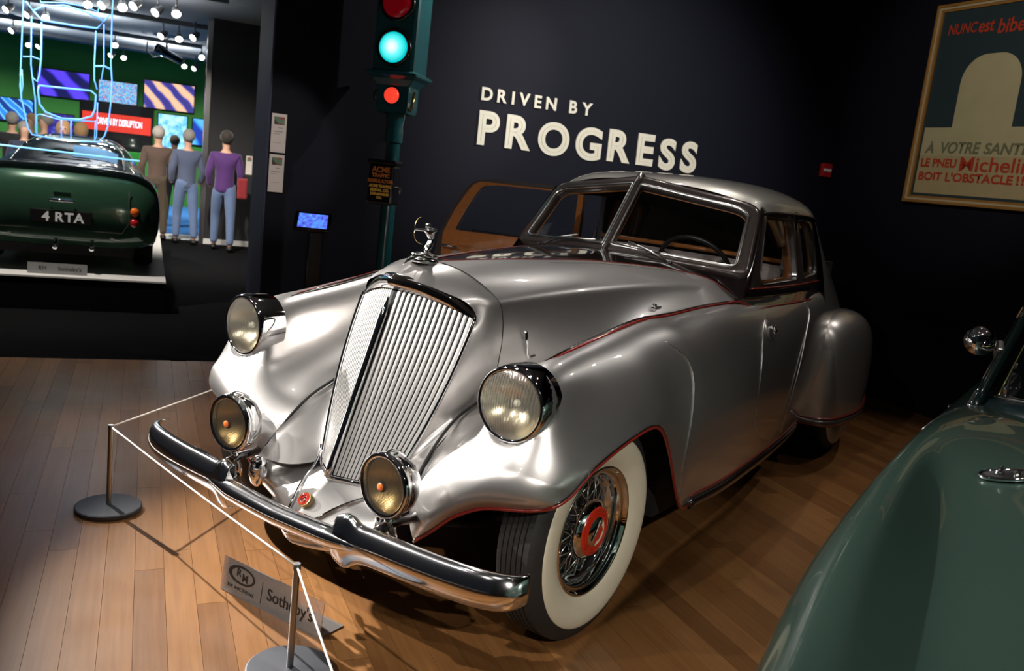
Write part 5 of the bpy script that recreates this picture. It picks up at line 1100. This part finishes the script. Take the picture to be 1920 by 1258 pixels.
for (e0, e1, z0, z1, lab, m) in SCR:
    a, b_, c, d_ = s20(e0), s20(e1), z20(z0), z20(z1)
    t = thing('wall_screen', lab, 'screen', W(20.0, (a + b_) / 2, c), E_ANGLE, 'screens on the green wall'); w = b_ - a; h = d_ - c
    MB().box((-w / 2 - .02, -.06, -.02), (w / 2 + .02, 0, h + .02)).build('screen_frame', BLK, t, smooth=False)
    MB().box((-w / 2, -.064, 0), (w / 2, -.06, h)).build('screen_picture', m, t, smooth=False)
a, b_, c, d_ = s20(-2.32), s20(-1.03), z20(1.625), z20(1.98); w = b_ - a; h = d_ - c
t = thing('wall_screen', 'wide red screen reading DRIVEN BY DISRUPTION on the green wall', 'screen', W(19.96, (a + b_) / 2, c), E_ANGLE, 'screens on the green wall')
MB().box((-w / 2 - .05, -.04, -.45), (w / 2 + .05, 0, h + .25)).build('screen_frame', BLK, t, smooth=False)
MB().box((-w / 2, -.064, 0), (w / 2, -.04, h)).build('screen_picture', screen_mat('red_picture', 'noise', .95, [(.80, .035, .02), (.85, .05, .025), (.80, .04, .02)], 1.), t, smooth=False)
text_mesh('DRIVEN BY DISRUPTION', .145, 'screen_lettering', mat('screen_white', (.8, .8, .9), .4, emit=(.75, .85, 1), estr=.9), t, basis((.06, -.068, h * .36), (1, 0, 0), (0, 0, 1)) @ Matrix.Diagonal((.62, 1.5, 1, 1)), ext=.002, off=.003)
t = tag(rbox('green_cabinet', 16.5, 17.2, s20(-1.55), s20(-1.1), 0, 1.25, mat('lime_panel', (.02, .36, .03), .5, nz=.05)), 'bright green block on the far floor beside the brown jacket', 'cabinet')
# track spots
SPM = mat('spot_housing', (.25, .24, .23), .35, .6, nz=.05); SPL = mat('spot_lamp_face', (.9, .85, .75), .3, emit=(1, .90, .74), estr=9.)
spots = [(10.2, -1.02), (9.99, -.79), (13.13, -.91), (13.16, -.66), (12.61, -.43), (18.89, -.37), (19.15, -.12), (15.96, -.15), (18.83, -1.87), (18.95, -1.64), (13.06, -2.87), (13.08, -2.64), (16.28, -3.48), (19.21, -3.54), (19.23, -3.33), (16.11, -1.73), (12.78, -3.12), (10.56, -1.9), (10.39, -1.69), (10.24, -1.46), (9.91, -1.29)]
sp0 = None
for i, (dd, ee) in enumerate(spots):
    if sp0 is None:
        t = thing('track_spotlight', '', 'spotlight', (0, 0, 0), 0, 'ceiling spotlights of the far room')
        bd_ = MB().lathe([(0, .10), (.035, .10), (.05, .06), (.065, -.05), (.065, -.065), (.058, -.065)], 16, axis='y').build('spot_body', SPM, t); bd_.rotation_euler = (math.radians(35), 0, math.radians(-25))
        MB().lathe([(.058, -.058), (0, -.058)], 16, axis='y').build('spot_lens', SPL, bd_)
        MB().tube([(0, 0, .03), (0, 0, .23)], .012, seg=6).build('spot_stem', SPM, t); sp0 = t
    else: t = copytree(sp0)
    t.location = W(dd, ee, 3.30); t.rotation_euler = (0, 0, E_ANGLE + (.5 if i % 2 else -.3))
    rows_ = [('nearest', 8, 11.5), ('second', 11.5, 14.5), ('third', 14.5, 17.5), ('farthest', 17.5, 22)]; rn = [r for r in rows_ if r[1] <= dd < r[2]][0]
    ordn = sorted(q[1] for q in spots if rn[1] <= q[0] < rn[2]).index(ee)
    t['label'] = '%s lit spotlight from the left on the %s far-room track' % (['first', 'second', 'third', 'fourth', 'fifth', 'sixth', 'seventh', 'eighth'][ordn], rn[0])
pj = thing('projector_lamp', 'black projector hanging below the far ceiling by the doorway', 'projector', W(15.95, -.80, 3.25), E_ANGLE)
MB().lathe([(0, .30), (.07, .30), (.08, .0), (.10, -.02), (.10, -.22), (.085, -.22)], 18, axis='x').build('projector_body', BLK, pj); pj.children[0].rotation_euler = (0, .35, .3)
MB().tube([(0, 0, .05), (0, 0, .28)], .02, seg=8).build('projector_stem', BLK, pj); MB().tube([(-.35, 0, .18), (-.36, 0, 0), (-.25, 0, -.10), (0, 0, -.05)], .014, seg=6).build('projector_yoke', BLK, pj)

# ================================================================== VISITORS
SKIN = mat('skin', (.52, .29, .20), .55, nz=.06, nscale=8)
def person(loc, rz, h, shirt, pants, hair, label, face_away=True, arm=0., bag=None, shoe=(.01, .01, .01), stride=.0, hairlen=0., grp='gallery visitors', lean=0.):
    s = h / 1.75; t = thing('person', label, 'person', loc, rz, grp)
    J = [(0, 0, .95), (0, .0, 1.08), (0, -.01, 1.25), (0, -.01, 1.40), (0, 0, 1.49), (0, -.005, 1.56), (0, -.015, 1.64), (0, -.01, 1.71),
         (.085, 0, .90), (.11, -.02 - stride, .50), (.12, .03 - stride * 1.4, .09), (.12, -.11 - stride * 1.4, .04), (-.085, 0, .90), (-.11, -.02 + stride, .50), (-.12, .03 + stride * 1.4, .09), (-.12, -.11 + stride * 1.4, .04),
         (.17, -.01, 1.40), (.23, .02, 1.14), (.21, -.08 - arm, .93 + arm * .6), (-.17, -.01, 1.40), (-.23, .02, 1.14), (-.21, -.08 - arm, .93 + arm * .6)]
    E_ = [(0, 1), (1, 2), (2, 3), (3, 4), (4, 5), (5, 6), (6, 7), (0, 8), (8, 9), (9, 10), (10, 11), (0, 12), (12, 13), (13, 14), (14, 15), (3, 16), (16, 17), (17, 18), (3, 19), (19, 20), (20, 21)]
    Rr = [(.115, .085), (.135, .10), (.155, .115), (.13, .09), .055, .065, .088, .06, .088, .06, .045, .035, .088, .06, .045, .035, .062, .047, .036, .062, .047, .036]
    sc = lambda P, k=1.: [tuple(np.array(p) * s) for p in P]
    body = skin('person_body', sc(J), E_, [(tuple(np.array(r) * s * .78) if not np.isscalar(r) else r * s * (.92 if k in (4, 5, 6, 7, 18, 21) else .74)) for k, r in enumerate(Rr)], SKIN, t)
    top_i = [1, 0, 2, 3, 4, 16, 17, 18, 19, 20, 21]; rem = {v: i for i, v in enumerate(top_i)}
    PT = [J[i] for i in top_i]; PT[rem[18]] = tuple(np.array(J[17]) * .12 + np.array(J[18]) * .88); PT[rem[21]] = tuple(np.array(J[20]) * .12 + np.array(J[21]) * .88)
    PT[rem[0]] = (0, 0, .84); PT[rem[4]] = (0, 0, 1.455)
    TE = [(rem[a], rem[b]) for a, b in E_ if a in rem and b in rem]
    skin('shirt', sc(PT), TE, [tuple(np.array((.175, .125) if i == 0 else Rr[i]) * s * 1.10) if not np.isscalar(Rr[i]) else Rr[i] * s * 1.22 for i in top_i], shirt, t)
    lg = [0, 8, 9, 10, 12, 13, 14]; rem = {v: i for i, v in enumerate(lg)}
    PL = [J[i] for i in lg] + [(0, 0, 1.06)]; LE = [(rem[a], rem[b]) for a, b in E_ if a in rem and b in rem] + [(0, 7)]
    skin('trousers', sc(PL), LE, [tuple(np.array((.165, .125)) * s) if not np.isscalar(Rr[i]) else Rr[i] * s * 1.22 for i in lg] + [(.15 * s, .115 * s)], pants, t)
    MB().ball((0, .034 * s, 1.685 * s), .100 * s, 10, 14, (.95, 1.0, 1.02)).build('hair', hair, t) if hairlen <= 0 else MB().ball((0, .048 * s, (1.675 - hairlen / 2) * s), .110 * s, 10, 14, (1.0, 1.05, 1.0 + hairlen * 6)).build('hair', hair, t)
    for a in (10, 14):
        p = np.array(J[a]) * s; MB().ball((p[0], p[1] - .06 * s, .045 * s), .055 * s, 8, 10, (.9, 2.2, .8)).build('shoe', mat('dark_shoe', (.012, .011, .010), .5, nz=.1), t)
    if face_away is False:
        MB().ball((0, -.100 * s, 1.628 * s), .013 * s, 6, 8, (.8, 1, 1.5)).build('nose', SKIN, t); MB().ball((0, -.090 * s, 1.592 * s), .018 * s, 6, 8, (1.2, .5, .35)).build('mouth', mat('lips', (.35, .12, .10), .5, nz=.05), t)
        for sx_ in (-1, 1): MB().ball((.032 * s * sx_, -.092 * s, 1.655 * s), .010 * s, 6, 8).build('eye', DARK, t)
    if bag: MB().box((-.34, -.06, .82), (-.19, .10, 1.14)).build('shoulder_bag', bag, t, smooth=False, bevel=.03)
    return t
def cl(n, c, r=.8): return mat(n, c, r, nz=.18, nscale=25, sheen=.2)
HG = cl('grey_hair', (.22, .20, .18)); HW = cl('white_hair', (.40, .36, .32)); HD = cl('dark_hair', (.022, .016, .012)); HB = cl('blonde_hair', (.34, .19, .08))
DEN = cl('blue_denim', (.085, .13, .24)); 
A_ = E_ANGLE
person(W(10.95, .02, 0), A_ + PI - .1, 1.80, cl('purple_sweater', (.055, .012, .105)), DEN, HD, 'person in purple sweater and jeans with a red bag, seen from behind', bag=cl('red_bag', (.20, .008, .012)), stride=.10)
person(W(11.55, -.50, 0), A_ + PI + .15, 1.76, cl('slate_shirt', (.055, .070, .12)), DEN, HG, 'grey-haired person in slate striped shirt and jeans, seen from behind', stride=.06)
person(W(11.9, -.93, 0), A_ + PI, 1.76, cl('brown_jacket', (.070, .042, .030)), cl('brown_trousers', (.05, .034, .018)), HW, 'white-haired person in brown jacket and brown trousers, seen from behind')
person(W(12.5, -3.02, 0), A_ + PI, 1.72, cl('black_coat', (.010, .010, .014)), cl('black_trousers', (.01, .01, .012)), HG, 'grey-haired person in black coat behind the plinth at far left', True)
person(W(12.0, -2.80, 0), A_ + .4, 1.60, cl('navy_suit', (.018, .024, .055)), cl('black_trousers', (.01, .01, .012)), HG, 'person in navy suit behind the displayed coupe, left of the neon', True)
person(W(13.4, -2.87, 0), A_ - .6, 1.74, cl('black_coat', (.010, .010, .014)), cl('black_trousers', (.01, .01, .012)), HB, 'fair-haired person in black between the navy suit and the pale jacket', False)
person(W(12.7, -2.60, 0), A_ - 1.2, 1.76, cl('pale_jacket', (.42, .38, .35)), cl('grey_trousers', (.10, .10, .11)), HG, 'person in pale grey jacket turned to the right behind the neon', False)
person(W(11.9, -2.27, 0), A_, 1.68, cl('tan_coat', (.20, .10, .04)), cl('grey_trousers', (.10, .10, .11)), HB, 'long-haired person in tan coat facing the viewer behind the neon', False, hairlen=.06)
person(W(12.6, -2.05, 0), A_ + 2.8, 1.68, cl('olive_coat', (.12, .08, .03)), cl('black_trousers', (.01, .01, .012)), HB, 'fair-haired person in olive coat beside the long-haired visitor', True, hairlen=.04)
person(W(14.5, -.62, 0), A_ + PI, 1.66, cl('dark_shirt', (.015, .015, .03)), cl('black_trousers', (.01, .01, .012)), HD, 'small dark-haired person in the distance left of the slate shirt', True)
